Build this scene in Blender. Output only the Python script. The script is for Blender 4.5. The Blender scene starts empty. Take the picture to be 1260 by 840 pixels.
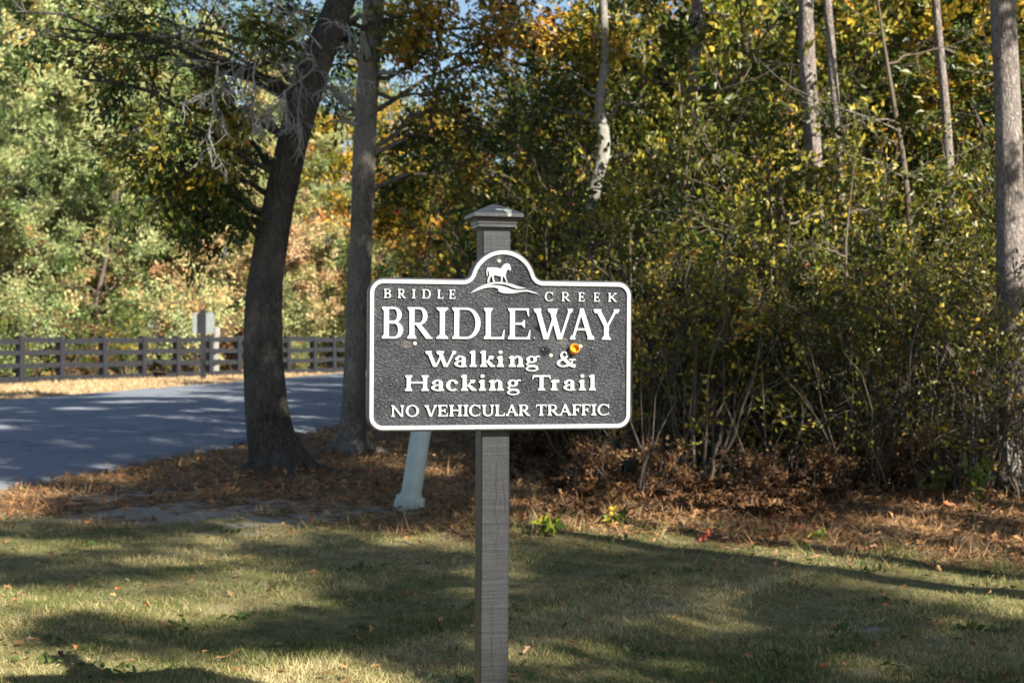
import bpy, math
import numpy as np
from mathutils import Vector, Matrix
from mathutils.geometry import tessellate_polygon

R = math.radians
scene = bpy.context.scene
COL = scene.collection
rng = np.random.default_rng(11)

# ------------------------------------------------------------------ camera, sky, sun, exposure
EYE = 1.45
cam_d = bpy.data.cameras.new('camera')
cam_d.sensor_width = 36.0
cam_d.lens = 50.0
cam_d.clip_start = 0.1
cam_d.clip_end = 3000
cam_d.dof.use_dof = True
cam_d.dof.focus_distance = 4.33
cam_d.dof.aperture_fstop = 6.3
cam = bpy.data.objects.new('camera', cam_d)
COL.objects.link(cam)
cam.location = (0, 0, EYE)
cam.rotation_euler = (R(90 - 0.26), 0, 0)
scene.camera = cam

SUN_EL, SUN_AZ = R(33), R(45)          # azimuth: how far right of straight behind the camera
SUN = Vector((math.sin(SUN_AZ) * math.cos(SUN_EL), -math.cos(SUN_AZ) * math.cos(SUN_EL), math.sin(SUN_EL)))
world = bpy.data.worlds.new('World')
scene.world = world
world.use_nodes = True
wn = world.node_tree
sky = wn.nodes.new('ShaderNodeTexSky')
sky.sky_type = 'NISHITA'
sky.sun_disc = False
sky.sun_elevation = SUN_EL
sky.sun_rotation = math.atan2(SUN.x, SUN.y)
sky.air_density = 1.0
sky.dust_density = 0.6
bg = wn.nodes['Background']
bg.inputs['Strength'].default_value = 0.05
wn.links.new(sky.outputs[0], bg.inputs['Color'])

sun_d = bpy.data.lights.new('sun', 'SUN')
sun_d.energy = 5.0
sun_d.angle = R(0.53)
sun_d.color = (1.0, 0.93, 0.80)
sun = bpy.data.objects.new('sun', sun_d)
COL.objects.link(sun)
sun.rotation_euler = (-SUN).to_track_quat('-Z', 'Y').to_euler()

scene.view_settings.view_transform = 'Standard'
scene.view_settings.look = 'None'
scene.view_settings.gamma = 1.0
scene.view_settings.exposure = 1.66
scene.cycles.max_bounces = 6
scene.cycles.diffuse_bounces = 1
scene.cycles.glossy_bounces = 2
scene.cycles.transmission_bounces = 4
scene.cycles.sample_clamp_indirect = 6.0

F = 1750.0


def P(px, py, d):
    """world point seen at photograph pixel px, py at distance d"""
    return np.array([(px - 630) / F * d, d, EYE - (py - 412) / F * d])


# ------------------------------------------------------------------ mesh helpers
class MB:
    def __init__(self):
        self.v, self.f, self.a, self.n = [], [], [], 0

    def add(self, V, faces, tint=None):
        V = np.asarray(V, float).reshape(-1, 3)
        self.v.append(V)
        if isinstance(faces, np.ndarray):
            self.f.append(faces + self.n)
        else:
            by = {}
            for q in faces:
                by.setdefault(len(q), []).append(q)
            for q in by.values():
                self.f.append(np.asarray(q, int) + self.n)
        self.a.append(np.full(len(V), 0.5) if tint is None else np.broadcast_to(np.asarray(tint, float), (len(V),)))
        self.n += len(V)

    def tube(self, path, rad, sides=6, cap=True, wob=0.0):
        path = np.asarray(path, float)
        rad = np.broadcast_to(np.asarray(rad, float), (len(path),))
        t = np.gradient(path, axis=0)
        t /= np.linalg.norm(t, axis=1)[:, None] + 1e-9
        ref = np.array([0.31, 0.17, 0.93]) if abs(t[0, 2]) < 0.8 else np.array([0.2, 0.97, 0.1])
        u = np.cross(t, ref)
        u /= np.linalg.norm(u, axis=1)[:, None] + 1e-9
        w = np.cross(t, u)
        ang = np.arange(sides) / sides * 2 * math.pi
        rr = rad[:, None] * np.ones((1, sides))
        if wob:
            ph = rng.uniform(0, 6.28, 4)
            s = np.arange(len(path))[:, None]
            rr = rr * (1 + wob * (np.sin(2 * ang + ph[0] + s * .35) + np.sin(3 * ang + ph[1] - s * .5) * .7
                                  + np.sin(5 * ang + ph[2] + s * .9) * .4 + rng.normal(0, .35, (len(path), sides))))
        V = path[:, None, :] + (u[:, None, :] * np.cos(ang)[None, :, None] + w[:, None, :] * np.sin(ang)[None, :, None]) * rr[:, :, None]
        n = len(path)
        i = np.arange(n - 1)[:, None] * sides
        j = np.arange(sides)[None, :]
        k = (j + 1) % sides
        Q = np.stack([i + j, i + k, i + sides + k, i + sides + j], -1).reshape(-1, 4)
        self.add(V.reshape(-1, 3), Q)
        if cap:
            base = self.n - n * sides
            self.f.append(np.array([[base + (n - 1) * sides + q for q in range(sides)]]))

    def box(self, lo, hi):
        x0, y0, z0 = lo
        x1, y1, z1 = hi
        self.add([(x0, y0, z0), (x1, y0, z0), (x1, y1, z0), (x0, y1, z0), (x0, y0, z1), (x1, y0, z1), (x1, y1, z1), (x0, y1, z1)],
                 [(0, 3, 2, 1), (4, 5, 6, 7), (0, 1, 5, 4), (1, 2, 6, 5), (2, 3, 7, 6), (3, 0, 4, 7)])

    def build(self, name, mat, parent=None, smooth=False):
        me = bpy.data.meshes.new(name)
        V = np.concatenate(self.v)
        me.vertices.add(len(V))
        me.vertices.foreach_set('co', V.astype(np.float32).ravel())
        loops = np.concatenate([q.ravel() for q in self.f])
        sizes = np.concatenate([np.full(len(q), q.shape[1]) for q in self.f])
        me.loops.add(len(loops))
        me.polygons.add(len(sizes))
        me.loops.foreach_set('vertex_index', loops.astype(np.int32))
        me.polygons.foreach_set('loop_start', np.concatenate([[0], np.cumsum(sizes)[:-1]]).astype(np.int32))
        me.update(calc_edges=True)
        me.attributes.new('tint', 'FLOAT', 'POINT').data.foreach_set('value', np.concatenate(self.a).astype(np.float32))
        me.polygons.foreach_set('use_smooth', np.full(len(sizes), smooth))
        me.materials.append(mat)
        o = bpy.data.objects.new(name, me)
        COL.objects.link(o)
        if parent is not None:
            o.parent = parent
        return o


def tag(o, label=None, cat=None, group=None, kind=None):
    for k, v in (('label', label), ('category', cat), ('group', group), ('kind', kind)):
        if v:
            o[k] = v
    return o


def empty(name, loc=(0, 0, 0), rz=0.0):
    o = bpy.data.objects.new(name, None)
    COL.objects.link(o)
    o.location = loc
    o.rotation_euler = (0, 0, rz)
    o.empty_display_size = 0.3
    return o


def copy_thing(root, loc, rz, sc, label=None, group=None, tilt=(0, 0)):
    r = root.copy()
    COL.objects.link(r)
    r.location = loc
    r.rotation_euler = (tilt[0], tilt[1], rz)
    r.scale = sc if hasattr(sc, '__len__') else (sc, sc, sc)
    if label:
        r['label'] = label
    if group:
        r['group'] = group
    for ch in root.children:
        c = ch.copy()
        COL.objects.link(c)
        c.parent = r
    return r


# ------------------------------------------------------------------ material helpers
def new_mat(name):
    m = bpy.data.materials.new(name)
    m.use_nodes = True
    nt = m.node_tree
    return m, nt, nt.nodes['Principled BSDF']


def nd(nt, typ, props=None, **ins):
    n = nt.nodes.new('ShaderNode' + typ)
    for k, v in (props or {}).items():
        setattr(n, k, v)
    for k, v in ins.items():
        key = int(k[1:]) if k[0] == 'i' and k[1:].isdigit() else k.replace('_', ' ')
        s = n.inputs[key]
        if isinstance(v, bpy.types.NodeSocket):
            nt.links.new(v, s)
        else:
            s.default_value = v
    return n


def ramp(nt, fac, stops, interp='LINEAR'):
    n = nt.nodes.new('ShaderNodeValToRGB')
    n.color_ramp.interpolation = interp
    e = n.color_ramp.elements
    while len(e) < len(stops):
        e.new(0.5)
    for q, (p, c) in zip(e, stops):
        q.position = p
        q.color = (*c, 1) if len(c) == 3 else c
    nt.links.new(fac, n.inputs[0])
    return n.outputs[0]


def grey(a):
    return (a, a, a)


def math_n(nt, op, a, b=0.0, clamp=False):
    return nd(nt, 'Math', {'operation': op, 'use_clamp': clamp}, i0=a, i1=b).outputs[0]


def mix_c(nt, fac, a, b, mode='MIX'):
    n = nt.nodes.new('ShaderNodeMix')
    n.data_type = 'RGBA'
    n.blend_type = mode
    for s, v in ((n.inputs[0], fac), (n.inputs[6], a), (n.inputs[7], b)):
        if isinstance(v, bpy.types.NodeSocket):
            nt.links.new(v, s)
        else:
            s.default_value = (*v, 1) if hasattr(v, '__len__') and len(v) == 3 else v
    return n.outputs[2]


def coords(nt, scale=(1, 1, 1), out='Object'):
    tc = nt.nodes.new('ShaderNodeTexCoord')
    mp = nd(nt, 'Mapping', None, Vector=tc.outputs[out], Scale=scale)
    return mp.outputs[0]


def noise(nt, vec, scale, detail=4, rough=0.55, out=0):
    return nd(nt, 'TexNoise', None, Vector=vec, Scale=scale, Detail=detail, Roughness=rough).outputs[out]


def leaf_mat(name, stops, trans=0.27, spec=0.4, rough=0.42, spread=0.25):
    m, nt, b = new_mat(name)
    at = nd(nt, 'Attribute', {'attribute_name': 'tint'})
    oi = nt.nodes.new('ShaderNodeObjectInfo')
    t = math_n(nt, 'ADD', at.outputs['Fac'], math_n(nt, 'MULTIPLY', math_n(nt, 'SUBTRACT', oi.outputs['Random'], 0.5), spread), True)
    c = ramp(nt, t, stops)
    nt.links.new(c, b.inputs['Base Color'])
    b.inputs['Roughness'].default_value = rough
    b.inputs['Specular IOR Level'].default_value = spec
    tr = nd(nt, 'BsdfTranslucent', None, Color=c)
    mx = nd(nt, 'MixShader', None, i0=trans, i1=b.outputs[0], i2=tr.outputs[0])
    nt.links.new(mx.outputs[0], nt.nodes['Material Output'].inputs[0])
    return m


def bark_mat(name, dark, light, scale=(9, 9, 2.2), bump=0.6, patch=None, freq=2.5):
    m, nt, b = new_mat(name)
    v0 = coords(nt, scale)
    wv = noise(nt, v0, freq * .8, 3, 0.6, 1)
    v = nd(nt, 'VectorMath', {'operation': 'MULTIPLY_ADD'}, i0=wv, i1=(0.9, 0.9, 0.9), i2=v0).outputs[0]
    n1 = noise(nt, v, freq * 1.6, 7, 0.7)
    vo = nd(nt, 'TexVoronoi', {'feature': 'DISTANCE_TO_EDGE'}, Vector=v, Scale=freq * 1.7).outputs[0]
    h = math_n(nt, 'ADD', math_n(nt, 'MULTIPLY', n1, 0.75), math_n(nt, 'MULTIPLY', math_n(nt, 'MINIMUM', vo, 0.22), 1.1))
    c = ramp(nt, h, [(0.28, dark), (0.62, light)])
    spk = noise(nt, coords(nt), 26, 4, .7)
    c = mix_c(nt, ramp(nt, spk, [(0.60, grey(0)), (0.68, grey(0.55))]), c, patch or tuple(q * 1.5 for q in light))
    big = noise(nt, coords(nt), 2.3, 3)
    c = mix_c(nt, ramp(nt, big, [(0.35, grey(0)), (0.7, grey(0.55))]), c, patch or tuple(q * 1.35 for q in light))
    nt.links.new(c, b.inputs['Base Color'])
    b.inputs['Roughness'].default_value = 0.9
    b.inputs['Specular IOR Level'].default_value = 0.15
    bp = nd(nt, 'Bump', None, Height=h, Strength=bump, Distance=0.055)
    nt.links.new(bp.outputs[0], b.inputs['Normal'])
    return m


def plain_mat(name, col, rough=0.6, spec=0.3, var=0.25, scale=20, bump=0.0):
    m, nt, b = new_mat(name)
    v = coords(nt)
    n1 = noise(nt, v, scale, 5)
    c = ramp(nt, n1, [(0.25, tuple(q * (1 - var) for q in col)), (0.75, tuple(min(1, q * (1 + var)) for q in col))])
    nt.links.new(c, b.inputs['Base Color'])
    b.inputs['Roughness'].default_value = rough
    b.inputs['Specular IOR Level'].default_value = spec
    if bump:
        bp = nd(nt, 'Bump', None, Height=n1, Strength=bump, Distance=0.01)
        nt.links.new(bp.outputs[0], b.inputs['Normal'])
    return m


M = {}
M['bark_oak'] = bark_mat('bark_oak', (0.014, 0.012, 0.011), (0.095, 0.083, 0.072), bump=1.0, patch=(0.15, 0.145, 0.13))
M['bark_pale'] = bark_mat('bark_pale', (0.06, 0.05, 0.042), (0.25, 0.22, 0.185), bump=1.0, patch=(0.36, 0.335, 0.30))
M['bark_pine'] = bark_mat('bark_pine', (0.03, 0.023, 0.02), (0.31, 0.26, 0.23), (10, 10, 3.2), 1.0, patch=(0.42, 0.38, 0.36), freq=2.0)
M['bark_twig'] = bark_mat('bark_twig', (0.035, 0.028, 0.022), (0.125, 0.102, 0.08), (20, 20, 8), 0.3)
M['pale_wood'] = bark_mat('pale_wood', (0.10, 0.095, 0.085), (0.30, 0.285, 0.255), (14, 14, 3), .6)
M['bark_dead'] = bark_mat('bark_dead', (0.10, 0.10, 0.095), (0.29, 0.29, 0.28), (20, 20, 8), 0.4)
M['leaf_autumn'] = leaf_mat('leaf_autumn', [(0.0, (0.014, 0.034, 0.008)), (0.34, (0.055, 0.085, 0.012)), (0.52, (0.19, 0.18, 0.018)),
                                            (0.72, (0.50, 0.31, 0.025)), (0.88, (0.52, 0.20, 0.04)), (1.0, (0.26, 0.06, 0.02))])
M['leaf_green'] = leaf_mat('leaf_green', [(0.0, (0.014, 0.038, 0.008)), (0.45, (0.075, 0.13, 0.018)), (0.72, (0.24, 0.28, 0.03)), (1.0, (0.55, 0.40, 0.04))])
M['leaf_pale'] = leaf_mat('leaf_pale', [(0.0, (0.06, 0.12, 0.03)), (0.4, (0.22, 0.28, 0.10)), (0.72, (0.42, 0.44, 0.20)), (0.9, (0.55, 0.42, 0.16)), (1.0, (0.60, 0.33, 0.15))])
M['leaf_tan'] = leaf_mat('leaf_tan', [(0.0, (0.16, 0.21, 0.05)), (0.35, (0.35, 0.34, 0.12)), (0.7, (0.55, 0.40, 0.22)), (1.0, (0.55, 0.28, 0.14))])
M['leaf_olive'] = leaf_mat('leaf_olive', [(0.0, (0.016, 0.034, 0.007)), (0.35, (0.085, 0.10, 0.014)), (0.58, (0.22, 0.21, 0.028)), (0.82, (0.46, 0.34, 0.04)), (0.92, (0.50, 0.22, 0.05)), (1.0, (0.30, 0.11, 0.04))])
M['leaf_russet'] = leaf_mat('leaf_russet', [(0.0, (0.035, 0.019, 0.011)), (0.5, (0.125, 0.064, 0.031)), (0.85, (0.28, 0.155, 0.07)), (1.0, (0.42, 0.28, 0.13))], trans=0.2, spec=0.15)
M['needle'] = leaf_mat('needle', [(0.0, (0.03, 0.05, 0.015)), (0.6, (0.08, 0.12, 0.03)), (1.0, (0.19, 0.20, 0.06))], trans=0.25)

# ------------------------------------------------------------------ ground
ROAD_P, ROAD_D = np.array([-4.86, 13.5]), np.array([0.215, 1.0])   # near edge: a point and its direction
ROAD_N = np.array([-1.0, 0.215]) / math.hypot(1, 0.215)            # from near edge towards the far edge
ROAD_W = 10.3


def road_off(x, y):
    return (x - ROAD_P[0]) * ROAD_N[0] + (y - ROAD_P[1]) * ROAD_N[1]


def wav(x, y, s, k=0):
    return (np.sin(x * s + 1.3 + k) * np.cos(y * s * 1.13 + 0.4 - k) + 0.6 * np.sin(x * s * 2.1 - y * s * 1.7 + 2.0 + k)
            + 0.35 * np.sin(x * s * 3.9 + y * s * 4.4 + k * 2)) / 1.6


def ss(a, b, x):
    t = np.clip((x - a) / (b - a), 0, 1)
    return t * t * (3 - 2 * t)


def lawn_edge(x):
    return 10.5 + np.interp(x, [-8, -4, -2, 0, 2, 3, 6], [1.2, 0.9, 0.6, -0.1, -0.5, -1.3, -3.0]) + 0.22 * np.sin(x * 2.3) + 0.12 * np.sin(x * 5.1 + 1)


def sand_mask(x, y):
    s = np.exp(-(((x + 2.35) / 1.5) ** 2 + ((y - 11.5) / 0.85) ** 2) * 1.0) * 1.25
    s = np.maximum(s, 0.8 * np.exp(-(((x + 3.4) / .8) ** 2 + ((y - 12.6) / 0.6) ** 2)))
    for cx, cy, r in ((1.62, 6.25, .12), (1.78, 7.05, .10), (-0.35, 5.95, .13)):
        s = np.maximum(s, 1.0 * np.exp(-(((x - cx) / (r * 1.5)) ** 2 + ((y - cy) / r) ** 2)))
    return s * (0.75 + 0.45 * wav(x, y, 3.1))


def hgt(x, y):
    x, y = np.asarray(x, float), np.asarray(y, float)
    ro = road_off(x, y)
    off = ss(0.1, 1.2, np.maximum(-ro, ro - ROAD_W))
    h = 0.025 * wav(x, y, 1.1) + 0.012 * wav(x, y, 4.3, 1)
    h = h + 0.10 * np.exp(-(((x + 2.3) / 1.2) ** 2 + ((y - 14.2) / 1.2) ** 2))
    return h * off - 0.03 * (1 - off)


def grid_axis(lo, hi, step, far_lo, far_hi):
    a = list(np.arange(lo, hi + step / 2, step))
    s, q = step, lo
    pre = []
    while q > far_lo:
        s *= 1.16
        q -= s
        pre.append(q)
    s, q = step, hi
    post = []
    while q < far_hi:
        s *= 1.16
        q += s
        post.append(q)
    return np.array(pre[::-1] + a + post)


gx, gy = grid_axis(-7, 7, .1, -900, 900), grid_axis(4, 17, .1, -500, 1200)
X, Y = np.meshgrid(gx, gy)
Z = hgt(X, Y)
nx, ny = len(gx), len(gy)
i = (np.arange(ny - 1)[:, None] * nx + np.arange(nx - 1)[None, :])
Q = np.stack([i, i + 1, i + nx + 1, i + nx], -1).reshape(-1, 4)
mb = MB()
mb.add(np.stack([X, Y, Z], -1).reshape(-1, 3), Q)

m, nt, b = new_mat('ground_soil')
v = coords(nt)
n_fine = noise(nt, v, 38, 5, 0.7)
n_mid = noise(nt, v, 5.5, 5, 0.6)
n_big = noise(nt, v, 0.9, 3)
lit = mix_c(nt, ramp(nt, n_fine, [(0.3, grey(0)), (0.7, grey(1))]), (0.045, 0.028, 0.017), (0.20, 0.125, 0.07))
lit = mix_c(nt, ramp(nt, n_mid, [(0.45, grey(0)), (0.62, grey(0.8))]), lit, (0.30, 0.22, 0.13))
gr = mix_c(nt, ramp(nt, n_fine, [(0.3, grey(0)), (0.7, grey(1))]), (0.07, 0.075, 0.028), (0.26, 0.22, 0.10))
gr = mix_c(nt, ramp(nt, n_mid, [(0.40, grey(0)), (0.62, grey(0.75))]), gr, (0.30, 0.25, 0.13))
sand = mix_c(nt, n_fine, (0.20, 0.175, 0.14), (0.44, 0.395, 0.33))
verge = mix_c(nt, n_fine, (0.28, 0.20, 0.10), (0.48, 0.36, 0.20))


def attr(name):
    return nd(nt, 'Attribute', {'attribute_name': name}).outputs['Fac']


lm = math_n(nt, 'ADD', attr('lawn'), math_n(nt, 'MULTIPLY', math_n(nt, 'SUBTRACT', n_mid, 0.5), 1.1))
c = mix_c(nt, ramp(nt, lm, [(0.42, grey(0)), (0.58, grey(1))]), lit, gr)
sm = math_n(nt, 'ADD', attr('sand'), math_n(nt, 'MULTIPLY', math_n(nt, 'SUBTRACT', n_mid, 0.5), 2.6))
c = mix_c(nt, ramp(nt, sm, [(0.40, grey(0)), (0.95, grey(0.95))]), c, sand)
c = mix_c(nt, attr('verge'), c, verge)
nt.links.new(c, b.inputs['Base Color'])
b.inputs['Roughness'].default_value = 0.95
b.inputs['Specular IOR Level'].default_value = 0.1
bp = nd(nt, 'Bump', None, Height=n_fine, Strength=0.9, Distance=0.03)
nt.links.new(bp.outputs[0], b.inputs['Normal'])
M['ground'] = m
ground = mb.build('ground', m, smooth=True)
ground['kind'] = 'structure'
ro = road_off(X, Y)
for nm, arr in (('lawn', ss(0.5, -0.5, Y - lawn_edge(X)) * ss(0.2, 0.7, -ro)),
                ('sand', np.clip(sand_mask(X, Y), 0, 1)),
                ('verge', ss(ROAD_W - .2, ROAD_W + .1, ro) * ss(ROAD_W + 5.2, ROAD_W + 4.2, ro))):
    ground.data.attributes.new(nm, 'FLOAT', 'POINT').data.foreach_set('value', arr.astype(np.float32).ravel())

# road with uneven edges
m, nt, b = new_mat('asphalt')
v = coords(nt)
n1 = noise(nt, v, 90, 4, 0.7)
n2 = noise(nt, v, 0.7, 5)
c = mix_c(nt, ramp(nt, n1, [(0.3, grey(0)), (0.7, grey(1))]), (0.12, 0.14, 0.175), (0.23, 0.255, 0.30))
c = mix_c(nt, ramp(nt, n2, [(0.4, grey(0)), (0.7, grey(0.5))]), c, (0.24, 0.25, 0.27))
wcr = nd(nt, 'VectorMath', {'operation': 'MULTIPLY_ADD'}, i0=noise(nt, v, 1.2, 4, .6, 1), i1=(1.4, 1.4, 1.4), i2=v).outputs[0]
crk = nd(nt, 'TexVoronoi', {'feature': 'DISTANCE_TO_EDGE'}, Vector=wcr, Scale=0.32).outputs[0]
c = mix_c(nt, ramp(nt, crk, [(0.004, grey(.8)), (0.011, grey(0))]), c, (0.035, 0.035, 0.04))
nt.links.new(c, b.inputs['Base Color'])
b.inputs['Roughness'].default_value = 0.8
b.inputs['Specular IOR Level'].default_value = 0.3
bp = nd(nt, 'Bump', None, Height=n1, Strength=0.4, Distance=0.01)
nt.links.new(bp.outputs[0], b.inputs['Normal'])
mb = MB()
s = np.concatenate([np.arange(-60, -2, 1.0), np.arange(-2, 24, 0.12), np.arange(24, 120, 1.0)])
du = ROAD_D / np.linalg.norm(ROAD_D)
e0 = 0.05 * np.sin(s * 2.1) + 0.04 * np.sin(s * 5.7 + 1) + rng.normal(0, 0.02, len(s))
rows = []
for off, z in ((e0 - 0.03, -0.05), (e0, 0.0), (e0 + 0.35, 0.012), (np.full(len(s), ROAD_W / 2), 0.06), (ROAD_W - 0.3 + e0[::-1], 0.01), (ROAD_W + e0[::-1], -0.05)):
    xy = ROAD_P[None] + s[:, None] * du[None] + np.broadcast_to(off, (len(s),))[:, None] * ROAD_N[None]
    rows.append(np.concatenate([xy, np.full((len(s), 1), z)], 1))
V = np.stack(rows, 1)
k = len(rows)
i = np.arange(len(s) - 1)[:, None] * k + np.arange(k - 1)[None]
mb.add(V.reshape(-1, 3), np.stack([i, i + k, i + k + 1, i + 1], -1).reshape(-1, 4))
road = mb.build('road', m, smooth=True)
road['kind'] = 'structure'


# ------------------------------------------------------------------ foliage helpers
def leaf_add(mb, pos, size, tint, shape='ovate', up=0.5, width=0.55, dirs=None):
    n = len(pos)
    pos = np.asarray(pos, float)
    size = np.broadcast_to(np.asarray(size, float), (n,)) * rng.uniform(0.7, 1.3, n)
    d = rng.normal(0, 1, (n, 3))
    if dirs is not None:
        d = d * 0.45 + dirs
    d /= np.linalg.norm(d, axis=1)[:, None] + 1e-9
    nr = rng.normal(0, 1, (n, 3))
    nr[:, 2] += up * 2
    nr -= d * np.sum(nr * d, 1)[:, None]
    nr /= np.linalg.norm(nr, axis=1)[:, None] + 1e-9
    s = np.cross(nr, d)
    if shape == 'ovate':       # folded leaf, six corners
        T = np.array([(0, 0, 0), (.32, .5, .12), (.72, .38, .10), (1, 0, -.06), (.72, -.38, .10), (.32, -.5, .12)])
        fc = np.array([(0, 3, 2, 1), (0, 5, 4, 3)])
    elif shape == 'oak':       # lobed
        T = np.array([(0, 0, 0), (.25, .30, .06), (.42, .2, .02), (.62, .5, .12), (.78, .25, .03), (1, 0, -.08), (.78, -.25, .03), (.62, -.5, .12), (.42, -.2, .02), (.25, -.30, .06)])
        fc = np.array([(0, 2, 1, 0), (0, 5, 3, 2), (0, 8, 7, 5), (0, 9, 8, 0)])
        T = T[[0, 1, 2, 3, 5, 7, 8, 9]]
        fc = np.array([(0, 2, 1), (2, 4, 3), (0, 4, 2), (0, 6, 4), (4, 6, 5), (0, 7, 6)])
    elif shape == 'quad':
        T = np.array([(0, 0, 0), (.45, .5, .1), (1, 0, 0), (.45, -.5, .1)])
        fc = np.array([(0, 3, 2, 1)])
    else:                      # sliver
        T = np.array([(0, .5, 0), (0, -.5, 0), (1, 0, 0)])
        fc = np.array([(0, 1, 2)])
    k = len(T)
    V = pos[:, None] + (d[:, None] * T[None, :, 0, None] + s[:, None] * T[None, :, 1, None] * width + nr[:, None] * T[None, :, 2, None]) * size[:, None, None]
    Fc = (np.arange(n)[:, None, None] * k + fc[None]).reshape(-1, fc.shape[1])
    mb.add(V.reshape(-1, 3), Fc, np.repeat(np.clip(np.broadcast_to(tint, (n,)), 0, 1), k))


def unit(v):
    return v / (np.linalg.norm(v) + 1e-9)


def wander(p0, p1, n, amp, sag=0.0):
    t = np.linspace(0, 1, n)
    L = np.linalg.norm(p1 - p0)
    w = np.cumsum(rng.normal(0, 1, (n, 3)), 0)
    w = w - w[0] - t[:, None] * (w[-1] - w[0])
    path = p0 + (p1 - p0) * t[:, None] + w * (amp * L / math.sqrt(n))
    path[:, 2] += -sag * L * 4 * t * (1 - t)
    return path


def limb(wood, twigs, p0, p1, r0, subs=6, twg=5, spread=0.55, sag=-0.06, droop=0.0, sides=6, tw_r=0.004, start=0.3):
    """one limb from p0 to p1 with side branches and twigs; twig ends are collected for leaves"""
    p0, p1 = np.asarray(p0, float), np.asarray(p1, float)
    L = np.linalg.norm(p1 - p0)
    path = wander(p0, p1, 8, 0.10, sag)
    wood.tube(path, np.linspace(r0, max(r0 * 0.3, tw_r), 8), sides, False)
    D = unit(p1 - p0)
    for q in range(subs):
        t = rng.uniform(start, 1.0)
        k = t * 7
        a = path[int(k)] + (path[min(int(k) + 1, 7)] - path[int(k)]) * (k % 1)
        d = unit(D * 0.7 + rng.normal(0, spread, 3) + np.array([0, 0, -droop]))
        l2 = L * rng.uniform(0.25, 0.5) * (1.15 - 0.5 * t)
        b_ = a + d * l2
        pp = wander(a, b_, 5, 0.12)
        wood.tube(pp, np.linspace(r0 * 0.35, tw_r, 5), 4, False)
        for z in range(twg):
            t2 = rng.uniform(0.25, 1.0)
            kk = t2 * 4
            a2 = pp[int(kk)] + (pp[min(int(kk) + 1, 4)] - pp[int(kk)]) * (kk % 1)
            d2 = unit(d * 0.6 + rng.normal(0, 0.6, 3) + np.array([0, 0, -droop]))
            e2 = a2 + d2 * l2 * rng.uniform(0.25, 0.6)
            wood.tube(np.array([a2, (a2 + e2) / 2 + rng.normal(0, .03, 3) * l2, e2]), [tw_r * 1.4, tw_r, tw_r * .5], 3, False)
            twigs.append((a2, e2))
    twigs.append((path[-3], path[-1]))
    return path


def leafy(crown, twigs, per, size, sig, shape='quad', base=0.4, clump=0.22, each=0.16, up=0.5, width=0.55, droop=None):
    tw = np.array([[a, b_] for a, b_ in twigs])
    k = len(tw)
    limb_id = np.arange(k) // 24
    nl = limb_id[-1] + 1
    dens = np.clip(rng.lognormal(-.12, .55, nl), .15, 2.2)
    cnt = rng.poisson(per * dens[limb_id] * np.clip(rng.lognormal(-.1, .5, k), .1, 2.5))
    idx = np.repeat(np.arange(k), cnt)
    t = rng.uniform(0.0, 1.1, len(idx))[:, None]
    pos = tw[idx, 0] * (1 - t) + tw[idx, 1] * t + rng.normal(0, sig, (len(idx), 3))
    ctint = base + rng.normal(0, .20, nl)[limb_id] + rng.normal(0, .09, k)
    tint = ctint[idx] + rng.normal(0, .075, len(idx))
    dirs = tw[idx, 1] - tw[idx, 0]
    dirs /= np.linalg.norm(dirs, axis=1)[:, None] + 1e-9
    leaf_add(crown, pos, size, tint, shape, up, width, dirs if droop is None else dirs + np.array([0, 0, -droop]))


def tree_mesh(H, r, crown_lo, rad, limbs_n, per, size, shape, barkm, leafm, base=0.4, subs=6, twg=5, sig=0.10, width=0.55, up=0.5, cone=0.0, lean=0.04, name='tree', sides=9, rise=0.35, leafname='crown'):
    """a tree at the origin: Empty > trunk, crown"""
    root = empty(name)
    wood, crown, twigs = MB(), MB(), []
    top = np.array([rng.normal(0, lean * H), rng.normal(0, lean * H), H * 0.97])
    tp = wander(np.zeros(3), top, 14, 0.035)
    tr = r * (1 - np.linspace(0, 1, 14) ** 1.2 * 0.88)
    tr[0] *= 1.35
    wood.tube(tp, tr, sides, True, 0.05)
    for q in range(limbs_n):
        t = crown_lo + (1 - crown_lo) * (q + rng.uniform(0, 1)) / limbs_n * 0.96
        k = t * 13
        a = tp[int(k)] + (tp[min(int(k) + 1, 13)] - tp[int(k)]) * (k % 1)
        an = q * 2.4 + rng.normal(0, 0.4)
        f = (t - crown_lo) / (1 - crown_lo)
        prof = (1 - f) if cone else math.sin(math.pi * min(0.95, 0.25 + 0.7 * f)) ** 0.7
        l = rad * (0.35 + 0.65 * prof) * rng.uniform(0.75, 1.2)
        e = a + np.array([math.cos(an), math.sin(an), rise * rng.uniform(0.1, 1.6)]) * l
        limb(wood, twigs, a, e, max(0.012, r * 0.42 * (1 - 0.65 * f)), subs, twg)
    leafy(crown, twigs, per, size, sig, shape, base, width=width, up=up)
    wood.build('trunk', M[barkm], root, True)
    crown.build(leafname, M[leafm], root)
    return root


def shrub_mesh(H, rad, stems, per, size, leafm, base, shape='ovate', barkm='bark_twig', subs=5, twg=4, name='shrub', sig=0.055, lo=0.15):
    root = empty(name)
    wood, crown, twigs = MB(), MB(), []
    for q in range(stems):
        an = rng.uniform(0, 6.28)
        p0 = np.array([math.cos(an), math.sin(an), 0]) * rng.uniform(0, rad * 0.25)
        p0[2] = -0.05
        p1 = np.array([math.cos(an) * rad * rng.uniform(0.1, 1), math.sin(an) * rad * rng.uniform(0.1, 1), H * rng.uniform(0.6, 1.0)])
        limb(wood, twigs, p0, p1, rng.uniform(0.012, 0.028), subs, twg, 0.6, rng.uniform(-0.12, 0.05), 0.1, 5, 0.0035, lo)
    leafy(crown, twigs, per, size, sig, shape, base)
    wood.build('stem', M[barkm], root, True)
    crown.build('foliage', M[leafm], root)
    return root


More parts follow.
